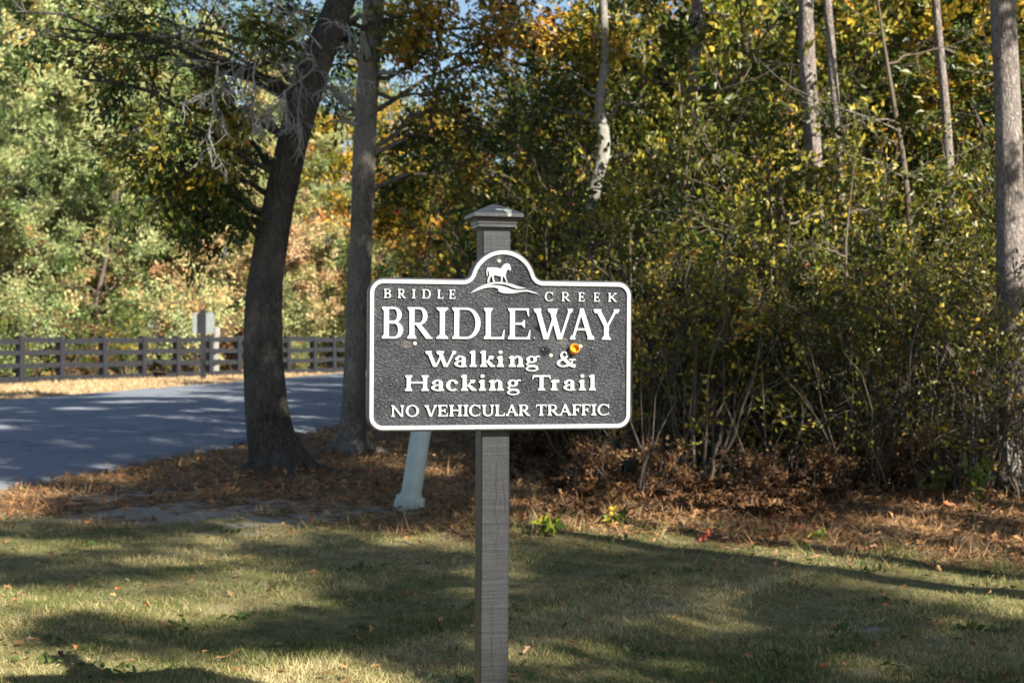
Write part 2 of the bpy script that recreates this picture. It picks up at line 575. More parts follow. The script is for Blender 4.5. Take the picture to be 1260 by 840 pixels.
def place(root, used, x, y, rz, sc, label, group, cat='tree', tilt=(0, 0)):
    z = float(hgt(x, y)) - 0.03
    if root.name not in used:
        used.add(root.name)
        root.location = (x, y, z)
        root.rotation_euler = (tilt[0], tilt[1], rz)
        root.scale = (sc, sc, sc)
        return tag(root, label, cat, group)
    return tag(copy_thing(root, (x, y, z), rz, sc, None, None, tilt), label, cat, group)


used = set()

# ------------------------------------------------------------------ the wood beyond the fence and the thicket


def where(label, px, d):
    if d > 43:
        spot = next(z for e, z in [(30, 'at the left edge'), (95, 'near the left edge'), (165, 'halfway to the leaning oak'), (225, 'just left of the leaning oak'), (300, 'above the small road sign'),
                                   (375, 'right behind the leaning oak'), (440, 'between leaning oak and pale trunk'), (500, 'just left of the sign'), (9999, 'behind the sign')] if px < e)
        return label.replace('@', 'back' if d > 64 else 'front') + ', ' + spot
    zones = [(640, 'seen behind the sign'), (720, 'just right of the sign post'), (800, 'under the curving pale trunk'), (900, 'below the dark slim trunk'), (985, 'left of the pine pair'), (1075, 'below the pine pair'),
             (1200, 'between pine pair and edge pine'), (9999, 'around the edge pine')]
    depth = 'front of' if d < 15.9 else 'heart of' if d < 21 else 'back of'
    return label.replace('@', depth) + ', ' + next(z for e, z in zones if px < e)


LEFT = 'trees of the sunlit wood beyond the fence'
RIGHT = 'trees standing in the wood behind the thicket'
t_autumn = tree_mesh(9, .15, .14, 3.4, 24, 20, .145, 'quad', 'bark_twig', 'leaf_autumn', .46, name='autumn_oak_tree')
t_green = tree_mesh(8.5, .13, .12, 3.2, 22, 22, .125, 'quad', 'bark_twig', 'leaf_green', .42, name='green_oak_tree')
t_pale = tree_mesh(11, .11, .05, 3.2, 30, 26, .17, 'quad', 'bark_twig', 'leaf_pale', .46, width=.4, name='pale_green_tree')
t_tan = tree_mesh(8, .11, .10, 3.0, 22, 20, .16, 'quad', 'bark_twig', 'leaf_tan', .5, name='tan_oak_tree')
t_pine = tree_mesh(18, .17, .52, 3.0, 22, 30, .22, 'sliver', 'bark_pine', 'needle', .5, sig=.12, width=.10, up=.1, name='tall_pine_tree')
t_shade = tree_mesh(14, .19, .36, 4.2, 24, 16, .17, 'quad', 'bark_oak', 'leaf_autumn', .35, sig=.11, name='shade_oak_tree')
s_green = shrub_mesh(2.6, 1.25, 13, 12, .066, 'leaf_green', .45, name='green_shrub')
s_olive = shrub_mesh(3.0, 1.35, 13, 11, .070, 'leaf_olive', .46, name='olive_shrub')
s_twiggy = shrub_mesh(2.5, 1.3, 18, 3, .06, 'leaf_olive', .55, name='twiggy_shrub', subs=6, twg=4)
s_russet = shrub_mesh(1.3, 0.9, 14, 9, .085, 'leaf_russet', .5, name='russet_shrub')
s_pale = shrub_mesh(3.4, 1.9, 14, 16, .11, 'leaf_pale', .5, 'quad', name='pale_shrub', sig=.12)

L_LAB = {'a': (t_autumn, 'green and yellow oak in the far wood, @ row'),
         'g': (t_green, 'dark green tree in the far wood, @ row'),
         'p': (t_pale, 'pale yellow-green tree in the far wood, @ row'),
         't': (t_tan, 'tan pinkish tree in the far wood, @ row')}
for px, d, kind, sc in [(-70, 55, 'p', 1.1), (20, 57, 'p', 1.2), (60, 62, 'p', 1.5), (75, 56, 't', .7), (110, 55, 'p', 1.0), (160, 60, 'g', 1.1), (150, 66, 'p', 1.5),
                        (215, 60, 'g', .9), (260, 58, 't', .9), (250, 68, 'p', 1.4), (310, 62, 't', 1.0), (345, 58, 't', .85), (340, 70, 'p', 1.3),
                        (390, 62, 'p', 0.9), (430, 66, 'a', 1.3), (405, 74, 't', 1.5), (470, 62, 't', .9), (510, 66, 't', 1.1), (540, 58, 'g', .8),
                        (575, 64, 'a', 1.0), (480, 76, 'a', 1.6), (-20, 70, 'p', 2.0), (40, 66, 'p', 1.7), (120, 70, 'p', 1.9), (90, 74, 'a', 1.6), (200, 76, 'g', 1.8), (300, 78, 'a', 1.7), (390, 80, 'g', 1.6)]:
    p = P(px, 412, d)
    place(L_LAB[kind][0], used, p[0], p[1], rng.uniform(0, 6.28), sc, where(L_LAB[kind][1], px, d), LEFT)
LS = {'g': (s_green, 'dark green bush just behind the fence'),
      'p': (s_pale, 'pale green bush just behind the fence'),
      'r': (s_russet, 'low russet bush just behind the fence')}
for q in range(26):
    px = -40 + q * 22 + rng.uniform(-8, 8)
    d = np.interp(px, [0, 420, 600], [46, 58, 62]) + rng.uniform(0, 3)
    k = rng.choice(['p', 'g', 'r'], p=[.45, .33, .22])
    p = P(px, 412, d)
    place(LS[k][0], used, p[0], p[1], rng.uniform(0, 6.28), rng.uniform(.45, 1.25) * (1.3 if k == 'r' else 1), where(LS[k][1], px, d), 'bushes behind the fence', 'bush')

R_LAB = {'a': (t_autumn, 'yellow and orange oak behind the thicket'),
         'g': (t_green, 'green leafy tree behind the thicket'),
         'o': (t_shade, 'tall high-crowned oak behind the thicket')}
for px, d, kind, sc in [(575, 37, 'a', .85), (625, 33, 'a', .75), (690, 29, 'g', .7), (760, 28, 'a', .85), (800, 25, 'g', .8), (860, 28, 'a', .95), (915, 25.5, 'a', .8),
                        (965, 27.5, 'g', .85), (1050, 26, 'a', .85), (1110, 25, 'g', .85), (1190, 22, 'a', .75), (1290, 20.5, 'g', .8), (1350, 19, 'a', .9),
                        (720, 39, 'a', .85), (800, 36, 'g', 1.0), (890, 38, 'a', 1.2), (1000, 36, 'g', 1.1), (1090, 37, 'a', 1.1), (1200, 32, 'g', 1.1), (1300, 30, 'a', 1.2), (1150, 30, 'o', .85)]:
    p = P(px, 412, d)
    place(R_LAB[kind][0], used, p[0], p[1], rng.uniform(0, 6.28), sc, where(R_LAB[kind][1], px, d), RIGHT)

S_LAB = {'g': (s_green, 'green leafy shrub in @ the thicket'),
         'o': (s_olive, 'olive-yellow shrub in @ the thicket'),
         't': (s_twiggy, 'twiggy half-bare shrub in @ the thicket'),
         'r': (s_russet, 'low russet shrub at the thicket foot')}
rows = [(12.8, 1196, 1266, 2, 'ot', (.62, .8)), (13.7, 810, 1185, 8, 'tottotot', (.45, .85)), (15.0, 770, 1330, 12, 'otgoogotgoto', (.55, 1.05)), (16.8, 790, 1330, 12, 'oogoogogoogoo', (.75, 1.25)),
        (19.5, 640, 1340, 13, 'ogoogoogogogo', (1.2, 1.7)), (22.5, 655, 1330, 13, 'gogoogogoogoo', (1.5, 2.3)), (13.0, 700, 1250, 6, 'rrrrrr', (.32, .5)), (17, 640, 800, 4, 'rrrr', (.5, .7))]
for d0, a, e, n, kinds, sc in rows:
    for q in range(n):
        px = a + (e - a) * (q + rng.uniform(-.3, .3)) / (n - 1)
        d = d0 + rng.uniform(-.6, .6)
        k = kinds[q]
        p = P(px, 412, d)
        place(S_LAB[k][0], used, p[0], p[1], rng.uniform(0, 6.28), rng.uniform(*sc), where(S_LAB[k][1], px, d), 'shrubs of the thicket', 'shrub')

# tall trees outside the view: their crowns shade lawn, road and wood
t_slim = tree_mesh(13, .15, .48, 1.55, 22, 10, .17, 'quad', 'bark_oak', 'leaf_green', .4, sig=.10, name='slim_oak_tree', lean=.01)
SH = {'p': (t_pine, 'tall pine beyond the right edge whose shade streaks the road'),
      's': (t_slim, 'slim tall oak beyond the right edge whose shade falls across the scene'), 'g': (t_green, 'green tree just beyond the right edge shading the bracken')}
for x, y, kind, sc, rz in [(9.8, -2.2, 's', 1.0, 1.0), (10.9, -3.3, 's', .9, 2.6), (14.2, -4.4, 'p', .9, 1.5), (7.7, 4.2, 's', 1.15, 2.2), (9.2, 3.6, 's', 1.2, 4), (7.0, 3.4, 's', 1.1, 5), (6.5, 9.3, 'g', .66, 1), (6.3, 10.0, 's', 1.15, 0), (7.0, 8.8, 's', 1.15, 2)]:
    place(SH[kind][0], used, x, y, rz, sc, SH[kind][1], 'trees beyond the right edge', 'tree')

# the mass of wood far behind
mb = MB()
for q in range(420):
    px = rng.uniform(-250, 1600) if q < 300 else rng.uniform(-150, 480)
    d = rng.uniform(84, 105)
    top = np.interp(px, [-200, 450, 560, 640, 1600], [30, 27, 13, 6.5, 9])
    c_ = P(px, 412, d)
    c_[2] = rng.uniform(0, top)
    n = 420
    u = rng.normal(0, 1, (n, 3))
    u /= np.linalg.norm(u, axis=1)[:, None]
    pos = c_ + u * rng.uniform(1.6, 3.4) * rng.uniform(.55, 1.05, (n, 1)) * np.array([1, 1, .8])
    leaf_add(mb, pos[pos[:, 2] > 0], .26, .45 + rng.normal(0, .2) + rng.normal(0, .12, (pos[:, 2] > 0).sum()), 'quad')
o = mb.build('distant_woods', M['leaf_green'])
tag(o, 'dense green wood closing the view behind the nearer trees', 'woods', kind='stuff')


# ------------------------------------------------------------------ individual trees in view
def trunk_from_px(rows_, d, extra_top=None):
    """rows of (py, px centre, width px); returns path and radii"""
    pts = [P(px, py, d) for py, px, w in rows_]
    rad = [w / F * d / 2 for py, px, w in rows_]
    return np.array(pts), np.array(rad)


def resample(pts, rad, n):
    t = np.concatenate([[0], np.cumsum(np.linalg.norm(np.diff(pts, axis=0), axis=1))])
    u = np.linspace(0, t[-1], n)
    # smooth (Catmull-like by repeated averaging)
    out = np.stack([np.interp(u, t, pts[:, k]) for k in range(3)], 1)
    r = np.interp(u, t, rad)
    for _ in range(2):
        out[1:-1] = out[1:-1] * .5 + (out[:-2] + out[2:]) * .25
        r[1:-1] = r[1:-1] * .5 + (r[:-2] + r[2:]) * .25
    return out, r


def named_tree(name, label, rows_, d, limbs_, leaf, barkm, sides=16, cat='tree', wob=0.03, lean_y=0.0, up_to=None, group=None, roots=0):
    pts, rad = trunk_from_px(rows_, d)
    pts[:, 1] += lean_y * (pts[:, 2] - pts[0, 2])
    base = pts[0].copy()
    base[2] = float(hgt(base[0], base[1])) - 0.04
    root = empty(name, base)
    pts -= base
    pts[0, 2] = 0
    if up_to:
        for q in range(4):
            dv = unit(pts[-1] - pts[-2]) * up_to / 4 + np.array([rng.normal(0, .1), rng.normal(0, .1), 0])
            pts = np.concatenate([pts, [pts[-1] + dv]])
            rad = np.concatenate([rad, [rad[-1] * .85]])
    path, r = resample(pts, rad, 46)
    wood, twigs, crown = MB(), [], MB()
    wood.tube(path, r, sides, True, wob)
    for target, r0, subs, twg, droop in limbs_:
        target = np.asarray(target) - base
        k = np.argmin(np.abs(path[:, 2] - max(0.8, (target[2] - 0.25 * np.linalg.norm(target[:2] - path[20, :2])))))
        limb(wood, twigs, path[k], target, r0, subs, twg, .5, -.05, droop, 6, .004, .35)
    if roots:
        for q in range(roots):
            an = q * 6.283 / roots + rng.normal(0, .25)
            dv = np.array([math.cos(an), math.sin(an), 0])
            k_ = r[0] * rng.uniform(.75, .95)
            pts_ = np.array([dv * k_ * .3 + [0, 0, k_ * 1.7], dv * k_ * .66 + [0, 0, k_ * .9], dv * k_ * 1.25 + [0, 0, k_ * .32], dv * k_ * 2.1 + [0, 0, .02], dv * k_ * 3.0 + [0, 0, -.06]])
            wood.tube(pts_, [k_ * .22, k_ * .32, k_ * .27, k_ * .18, k_ * .08], 8, True, .08)
    tag(root, label, cat, group)
    wood.build('trunk', M[barkm], root, True)
    if leaf and twigs:
        leafy(crown, twigs, *leaf[:3], shape=leaf[3], base=leaf[5], droop=.3)
        crown.build('crown', M[leaf[4]], root)
    return root, path + base, base


# the leaning oak by the road
rows_ = [(597, 345, 70), (585, 343, 64), (560, 338, 60), (500, 327, 49), (420, 322, 46), (350, 325, 44), (280, 336, 41), (220, 351, 38), (150, 366, 38), (100, 378, 40), (50, 400, 35), (0, 421, 33), (-60, 440, 30)]
D1 = 14.2
lim = []
for px, py, d in [(150, 200, 13.6), (200, 240, 14.6), (255, 235, 14.0), (170, 150, 13.2), (270, 180, 15.2), (230, 260, 13.9), (235, 130, 13.6), (190, 205, 14.1), (215, 225, 15.0), (90, 95, 13.4), (200, 60, 14.5), (70, 35, 13.5), (130, 70, 13.9), (20, 15, 13.2), (140, 25, 14.6),
                  (300, 30, 13.2), (260, -60, 14), (520, -60, 14), (600, -120, 15), (480, 20, 15.5), (380, -250, 14), (500, -300, 13.5), (250, -280, 15), (100, -150, 14)]:
    lim.append((P(px, py, d), .035, 7, 6, .15))
oak, oak_path, oak_base = named_tree('leaning_oak_tree', 'dark curving oak trunk leaning beside the road with dead twigs hanging', rows_, D1, lim, (12, .075, .09, 'oak', 'leaf_autumn', .34), 'bark_oak', 28, up_to=3.5, roots=6, wob=.045)
# a cut limb stub and root flare, and the dead lichen-grey branches hanging from the oak
dead = MB()
for (a_, e_, r0, subs, twg, sag) in [((385, 70), (270, 80), .022, 10, 6, -.05), ((385, 75), (262, 110), .02, 10, 6, -.1), ((268, 80), (262, 205), .016, 9, 5, 0), ((315, 55), (318, 150), .012, 9, 5, 0), ((395, 60), (330, 30), .02, 9, 6, -.1), ((380, 90), (430, 110), .016, 8, 6, -.1),
                                     ((375, 60), (345, 140), .014, 9, 6, 0), ((390, 80), (300, 130), .014, 8, 6, .05), ((400, 40), (440, 60), .014, 8, 5, -.2), ((372, 85), (370, 170), .01, 7, 5, .1), ((380, 70), (250, 20), .016, 8, 5, -.1)]:
    tw = []
    a3, e3 = P(a_[0], a_[1], D1 - .22), P(e_[0], e_[1], D1 - 1.0 + rng.uniform(-.3, .3))
    if a_[0] < 320:
        a3 = P(a_[0], a_[1], D1 - 1.0)
    limb(dead, tw, a3 - oak_base, e3 - oak_base, r0 * .8, subs, twg, .6, sag, .45, 5, .004, .15)
dead.build('dead_branch', M['bark_dead'], oak, True)
oak.children[-1]['label'] = 'lichen-grey dead branches hanging from the leaning trunk'

# the straight pale tree right of it
rows_ = [(560, 432, 46), (550, 432, 36), (520, 434, 31), (460, 437, 28), (380, 440, 27), (300, 444, 27), (200, 448, 28), (120, 452, 28), (60, 456, 27), (0, 460, 27), (-80, 466, 24)]
lim = []
for px, py, d in [(560, 110, 18), (540, 180, 18.6), (600, 60, 18.2), (520, 60, 17.2), (620, 150, 19.5), (580, 210, 19.5), (510, 250, 18.5), (660, 30, 19), (400, 60, 18.5), (380, 130, 18.8), (350, 20, 18.5), (540, 10, 17), (420, -100, 17), (560, -120, 17.5), (640, -60, 18.5), (650, -200, 17), (300, -150, 17.5), (500, -280, 18), (700, 90, 20), (470, 270, 17.8)]:
    lim.append((P(px, py, d), .034, 7, 6, .1))
pale, pth, pbase = named_tree('pale_barked_tree', 'straight pale grey trunk standing between the leaning oak and the black sign', rows_, 17.5, lim, (13, .095, .12, 'oak', 'leaf_autumn', .42), 'bark_pale', 24, up_to=4, roots=5, wob=.04)
for a_, e_ in [((468, 60), (535, 70)), ((462, 92), (500, 98)), ((440, 130), (395, 120)), ((445, 155), (405, 150)), ((468, 40), (500, 15))]:
    stub, tw = MB(), []
    limb(stub, tw, P(*a_, 17.45) - pbase, P(*e_, 17.2) - pbase, .035, 4, 2, .4, -.08, 0, 6, .006, .3)
    stub.build('dead_branch', M['bark_dead'], pale, True)

# slender curving pale trunk behind the sign's right shoulder
rows_ = [(545, 722, 24), (420, 726, 20), (300, 728, 18), (255, 727, 17), (225, 733, 16), (195, 743, 16), (165, 745, 15), (140, 736, 13), (110, 738, 12), (90, 744, 11), (50, 745, 10), (0, 742, 9), (-60, 740, 8)]
lim = [(P(px, py, d), .022, 6, 5, .05) for px, py, d in [(700, 40, 18.6), (790, 60, 18.7), (690, 110, 19.2), (800, 130, 19.2), (770, 20, 18.8), (660, 190, 19.6), (640, 40, 19.5), (820, 180, 18.6), (600, 130, 20), (780, 230, 18.5), (720, -80, 19), (800, -60, 19)]]
named_tree('curving_pale_tree', 'slender pale trunk bending in an s-curve above the right shoulder of the sign', rows_, 18.2, lim, (8, .09, .12, 'oak', 'leaf_autumn', .5), 'pale_wood', 12, wob=.05)

rows_ = [(550, 850, 20), (300, 852, 17), (155, 851, 15), (80, 854, 14), (0, 858, 14), (-100, 862, 12)]
lim = [(P(px, py, d), .025, 6, 5, .05) for px, py, d in [(900, 20, 21), (820, 50, 21), (800, 0, 21), (900, 100, 21.2), (870, -100, 21), (940, -60, 21)]]
named_tree('dark_wood_tree', 'dark slim trunk in the wood between the curving pale trunk and the lit pine', rows_, 20.5, lim, (10, .10, .12, 'oak', 'leaf_green', .5), 'bark_pine', 12, up_to=3)

PINES = [('big_lit', 'lit pine trunk, thicker of the close pair rising above the thicket', [(590, 1010, 30), (400, 1007, 25), (230, 1002, 22), (150, 998, 20), (60, 991, 19), (0, 992, 18), (-150, 985, 16)], 17.4, []),
         ('thin', 'thin pine trunk right beside the thicker pine above the thicket', [(590, 1042, 16), (300, 1037, 12), (150, 1030, 11.5), (60, 1022, 11), (0, 1017, 10), (-150, 1008, 9)], 17.0, []),
         ('snag', 'slim broken-looking trunk between the pine pair and the edge pine', [(570, 1180, 14), (300, 1172, 12), (150, 1165, 11), (80, 1158, 11), (0, 1150, 10), (-150, 1142, 9)], 17.0, []),
         ('edge', 'large pine trunk with flaking grey bark at the right edge', [(606, 1248, 58), (590, 1247, 46), (540, 1246, 38), (400, 1245, 34), (250, 1243, 33), (100, 1238, 32), (0, 1233, 31), (-200, 1222, 31), (-600, 1212, 26)], 13.4, [])]
for kind, lab, rows_, d, lim in PINES:
    top = P(rows_[-1][1], rows_[-1][0], d)
    lim = []
    h0 = 9.5 if kind == 'edge' else 8.5
    for q in range(12):
        an = q * 2.4
        lim.append((top + np.array([math.cos(an) * 1.9, math.sin(an) * 1.9, h0 - top[2] + q * .55]), .03, 6, 5, .1))
    edge_root, _, edge_base = named_tree('pine_tree', lab, rows_, d, lim, (24, .22, .12, 'sliver', 'needle', .5), 'bark_pine', 16 if kind == 'edge' else 12, up_to=max(1.0, 15.0 - top[2]), wob=.04)

# thin saplings and bare stems in the thicket
SAP = [('bare sapling with crooked pale branches left of the edge pine', [(590, 1128, 9), (400, 1122, 8), (280, 1120, 7.5), (200, 1112, 7), (120, 1098, 6), (40, 1085, 3), (-60, 1072, 1)], 16.5, [(1010, 140), (1060, 40), (1180, 60), (1040, 190), (1150, 150)]),
       ('thin grey sapling standing in the dark middle of the thicket', [(600, 1044, 7), (500, 1046, 6), (400, 1043, 5), (300, 1040, 3.5), (190, 1052, .8)], 14.2, [(1090, 250), (1000, 300), (1070, 330)]),
       ('thin leaning sapling at the shaded foot of the thicket', [(596, 930, 6), (500, 945, 5), (420, 955, 4), (330, 968, 2.5), (260, 972, .8)], 14.0, [(1010, 260), (930, 300), (1000, 340)]),
       ('bare thin stem rising beside the right end of the sign', [(585, 810, 7), (450, 822, 6), (330, 835, 5), (230, 842, 3), (140, 852, 1)], 17.5, [(890, 200), (800, 260), (870, 160)])]
sap_roots = []
for lab, rows_, d, tg in SAP:
    lim = [(P(px, py, d + rng.uniform(-.4, .4)), .014, 6, 4, .05) for px, py in tg]
    sr = named_tree('sapling', lab, rows_, d, lim, (2, .06, .08, 'ovate', 'leaf_olive', .6), 'bark_twig', 8, cat='sapling', group='saplings in the thicket')
    sap_roots.append((sr[0], sr[2]))

# ------------------------------------------------------------------ ground cover
def scatter(n, x0, x1, y0, y1):
    """points spread evenly over the picture rather than over the ground, inside the wedge of view"""
    y = 1 / rng.uniform(1 / y1, 1 / y0, n)
    hw = 0.39 * y + .3
    x = rng.uniform(-1, 1, n) * hw
    keep = (x > x0) & (x < x1)
    return x[keep], y[keep]


# lawn grass
m = leaf_mat('grass_blade', [(0.0, (0.05, 0.085, 0.022)), (0.4, (0.13, 0.155, 0.045)), (0.62, (0.36, 0.31, 0.13)), (1.0, (0.58, 0.48, 0.27))], trans=0.3, spec=0.2)
mb = MB()
x, y = scatter(400000, -6, 7, 5.2, 12.2)
mask = ss(.9, -.5, y - lawn_edge(x) + .45 * wav(x, y, 4.0)) * (1 - ss(.35, .8, sand_mask(x, y))) * (.55 + .45 * ss(-.6, .3, wav(x, y, 2.2, 3)))
keep = (rng.random(len(x)) < mask) & (road_off(x, y) < -.3)
x, y = x[keep], y[keep]
dry = .47 + .32 * wav(x, y, 1.3, 2) + .16 * wav(x, y, 5.0, 4) + rng.normal(0, .17, len(x))
pos = np.stack([x, y, hgt(x, y) - .004], 1)
dirs = np.stack([rng.normal(0, .55, len(x)), rng.normal(0, .55, len(x)), np.full(len(x), .75)], 1)
size = .027 * (1 + .35 * wav(x, y, 3.0)) * rng.uniform(.6, 1.5, len(x))
leaf_add(mb, pos, size, dry, 'sliver', 0, .13, dirs)
g = mb.build('grass', m)
tag(g, 'short half-dry lawn grass, green and straw coloured', 'grass', kind='stuff')

# taller grass tufts where the lawn meets the litter, and on the far verge
mb = MB()
for q in range(150):
    if q < 90:
        cx = rng.uniform(-3.5, 3.6)
        cy = lawn_edge(cx) + rng.normal(0, .35)
        hh, nb = rng.uniform(.06, .16), 22
    else:
        s_ = rng.uniform(-2, 14)
        xy = ROAD_P + du * s_ - ROAD_N * rng.uniform(.1, .45)
        cx, cy, hh, nb = xy[0], xy[1], rng.uniform(.05, .12), 18
    if sand_mask(cx, cy) > .4:
        continue
    px_ = np.stack([cx + rng.normal(0, .06, nb), cy + rng.normal(0, .06, nb), np.zeros(nb)], 1)
    px_[:, 2] = hgt(px_[:, 0], px_[:, 1]) - .01
    dr = np.stack([rng.normal(0, .45, nb), rng.normal(0, .45, nb), np.ones(nb)], 1)
    leaf_add(mb, px_, hh, rng.uniform(.15, .8) + rng.normal(0, .1, nb), 'sliver', 0, .05, dr)
tag(mb.build('grass_tufts', m), 'longer grass tufts along the edge of the lawn and road', 'grass', kind='stuff')

# dry grass of the far verge
mb = MB()
n = 26000
s_ = rng.uniform(10, 62, n)
o_ = ROAD_W + rng.uniform(.05, 5.0, n)
xy = ROAD_P[None] + s_[:, None] * du[None] + o_[:, None] * ROAD_N[None]
pos = np.concatenate([xy, hgt(xy[:, 0], xy[:, 1])[:, None]], 1)
dr = np.stack([rng.normal(0, .6, n), rng.normal(0, .6, n), np.full(n, .8)], 1)
leaf_add(mb, pos, .11, .72 + rng.normal(0, .14, n), 'sliver', 0, .22, dr)
tag(mb.build('verge_grass', leaf_mat('verge_blade', [(0, (.20, .13, .06)), (.6, (.36, .25, .13)), (1, (.50, .36, .21))], .2)), 'dry tan grass verge between the road and the rail fence', 'grass', kind='stuff')

# pine straw and fallen leaves
M['straw'] = leaf_mat('pine_straw', [(0, (0.045, 0.024, 0.014)), (.5, (0.21, 0.11, 0.05)), (1, (0.43, 0.28, 0.14))], trans=.1, spec=.2)
mb = MB()
x, y = scatter(110000, -6, 9, 8.6, 24)
le = y - lawn_edge(x)
keep = (rng.random(len(x)) < np.clip(ss(-.9, 1.0, le + .6 * wav(x, y, 3.3) + .3 * wav(x, y, 7.7, 2)), .015, 1) * (1 - .93 * ss(.2, .6, sand_mask(x, y)))) & (road_off(x, y) < -.05)
x, y = x[keep], y[keep]
n = len(x)
hump = .03 * np.maximum(0, wav(x, y, 2.6, 5)) * ss(0, 1, y - lawn_edge(x))
pos = np.stack([x, y, hgt(x, y) + rng.uniform(0, .02, n) + hump], 1)
dr = np.stack([rng.normal(0, 1, n), rng.normal(0, 1, n), rng.normal(.12, .18, n)], 1)
leaf_add(mb, pos, .13, .58 + .25 * wav(x, y, 1.7, 1) + rng.normal(0, .2, n), 'sliver', .8, .045, dr)
tag(mb.build('pine_straw', M['straw']), 'reddish brown pine straw covering the ground under the trees', 'pine straw', kind='stuff')

M['fallen'] = leaf_mat('fallen_leaf', [(0, (0.09, 0.045, 0.022)), (.45, (0.25, 0.13, 0.06)), (.8, (0.42, 0.24, 0.11)), (1, (0.45, 0.14, 0.05))], trans=.15, spec=.2)
mb = MB()
x, y = scatter(26000, -6, 9, 5.4, 24)
le = y - lawn_edge(x)
keep = (rng.random(len(x)) < np.where(road_off(x, y) > 0, .12, 1) * np.clip(ss(-.8, 1.0, le + .5 * wav(x, y, 2.3)), .03, 1) * (1 - .8 * ss(.2, .6, sand_mask(x, y)))) & (road_off(x, y) < 1.6)
x, y = x[keep], y[keep]
n = len(x)
pos = np.stack([x, y, hgt(x, y) + rng.uniform(.012, .04, n)], 1)
dr = np.stack([rng.normal(0, 1, n), rng.normal(0, 1, n), rng.normal(0, .3, n)], 1)
leaf_add(mb, pos, np.where(y < lawn_edge(x), .045, .065), .5 + rng.normal(0, .28, n), 'oak', 1.2, .6, dr)
tag(mb.build('fallen_leaves', M['fallen']), 'brown and orange oak leaves fallen on lawn and litter', 'leaves', kind='stuff')

# dead bracken along the foot of the thicket
mb = MB()
for q in range(900):
    px = rng.uniform(600, 1300)
    d = rng.uniform(11.1, 14.6) if px > 690 else rng.uniform(13.5, 22)
    p = P(px, 412, d)
    if p[1] < lawn_edge(p[0]) + rng.uniform(.5, 2.2) or (px > 1010 and d < rng.uniform(12.2, 13.4)):
        continue
    hh = rng.uniform(.05, .24) * ss(0.2, 2.2, p[1] - lawn_edge(p[0])) + .05
    tb = rng.uniform(.05, .95)
    an = rng.uniform(0, 6.28)
    e = p.copy()
    p[2] = hgt(p[0], p[1])
    e = p + np.array([math.cos(an) * hh * 1.1, math.sin(an) * hh * 1.1, hh])
    tt = np.linspace(0, 1, 7)[:, None]
    path = p + (e - p) * tt
    path[:, 2] -= (tt[:, 0] ** 2) * hh * .45
    mb.tube(path, [.004] * 7, 3, False)
    k = 26
    w = rng.uniform(.2, 1, k)
    pos = np.stack([np.interp(w, tt[:, 0], path[:, c_]) for c_ in range(3)], 1)
    side = np.cross(unit(e - p), [0, 0, 1])
    dr = side[None] * rng.choice([-1, 1], k)[:, None] + unit(e - p)[None] * .4 + np.array([0, 0, -.3])
    leaf_add(mb, pos, .07 * (1.2 - w) + .03, tb + rng.normal(0, .12, k), 'ovate', .6, .3, dr)
tag(mb.build('dead_bracken', M['leaf_russet']), 'dry reddish brown bracken and brush along the foot of the thicket', 'bracken', kind='stuff')

# tangled twigs standing in the thicket
mb = MB()
for q in range(280):
    px = rng.uniform(700, 1300)
    d = rng.uniform(12.4, 16.5)
    a_ = P(px, 412, d)
    a_[2] = 0
    hh = rng.uniform(.3, 2.0)
    e = a_ + np.array([rng.normal(0, .35) * hh, rng.normal(0, .3) * hh, hh])
    mb.tube(wander(a_, e, 6, .12), np.linspace(rng.uniform(.003, .010), .002, 6), 4, False)
tag(mb.build('thicket_twigs', M['bark_twig']), 'tangle of bare grey-brown stems and twigs in the thicket', 'undergrowth', kind='stuff')

# low weeds in the lawn and twigs fallen on the ground
mb = MB()
for q in range(60):
    x0, y0 = scatter(1, -6, 6, 5.6, 10.5)
    if len(x0) == 0 or y0[0] > lawn_edge(x0[0]) or sand_mask(x0, y0)[0] > .4:
        continue
    n = rng.integers(6, 16)
    rr_ = rng.uniform(.03, .09)
    pos = np.stack([x0[0] + rng.normal(0, rr_, n), y0[0] + rng.normal(0, rr_, n), np.full(n, .012)], 1)
    pos[:, 2] += hgt(pos[:, 0], pos[:, 1])
    leaf_add(mb, pos, .04, rng.uniform(.05, .4) + rng.normal(0, .06, n), 'ovate', 1.2, .6, np.stack([rng.normal(0, 1, n), rng.normal(0, 1, n), np.full(n, .5)], 1))
tag(mb.build('lawn_weeds', m), 'low broad-leaved weeds scattered through the lawn', 'weeds', kind='stuff')
mb = MB()
x, y = scatter(90, -6, 7, 7.5, 18)
for x0, y0 in zip(x, y):
    if road_off(x0, y0) > -.2:
        continue
    an, L = rng.uniform(0, 6.28), rng.uniform(.10, .5) * (.45 if y0 < lawn_edge(x0) else 1)
    a_ = np.array([x0, y0, float(hgt(x0, y0)) + .02])
    e = a_ + np.array([math.cos(an) * L, math.sin(an) * L, rng.uniform(0, .05)])
    mb.tube(wander(a_, e, 6, .1), np.linspace(rng.uniform(.003, .007), .0015, 6), 5, False)
tag(mb.build('fallen_twigs', M['bark_pale']), 'small grey twigs fallen on lawn and litter', 'twigs', kind='stuff')

# small plants at the lawn edge
M['leaf_red'] = leaf_mat('leaf_red', [(0, (.30, .04, .02)), (1, (.50, .12, .05))], .3)
M['leaf_bright'] = leaf_mat('leaf_bright', [(0, (.10, .16, .03)), (.6, (.22, .28, .05)), (1, (.45, .40, .06))], .35)


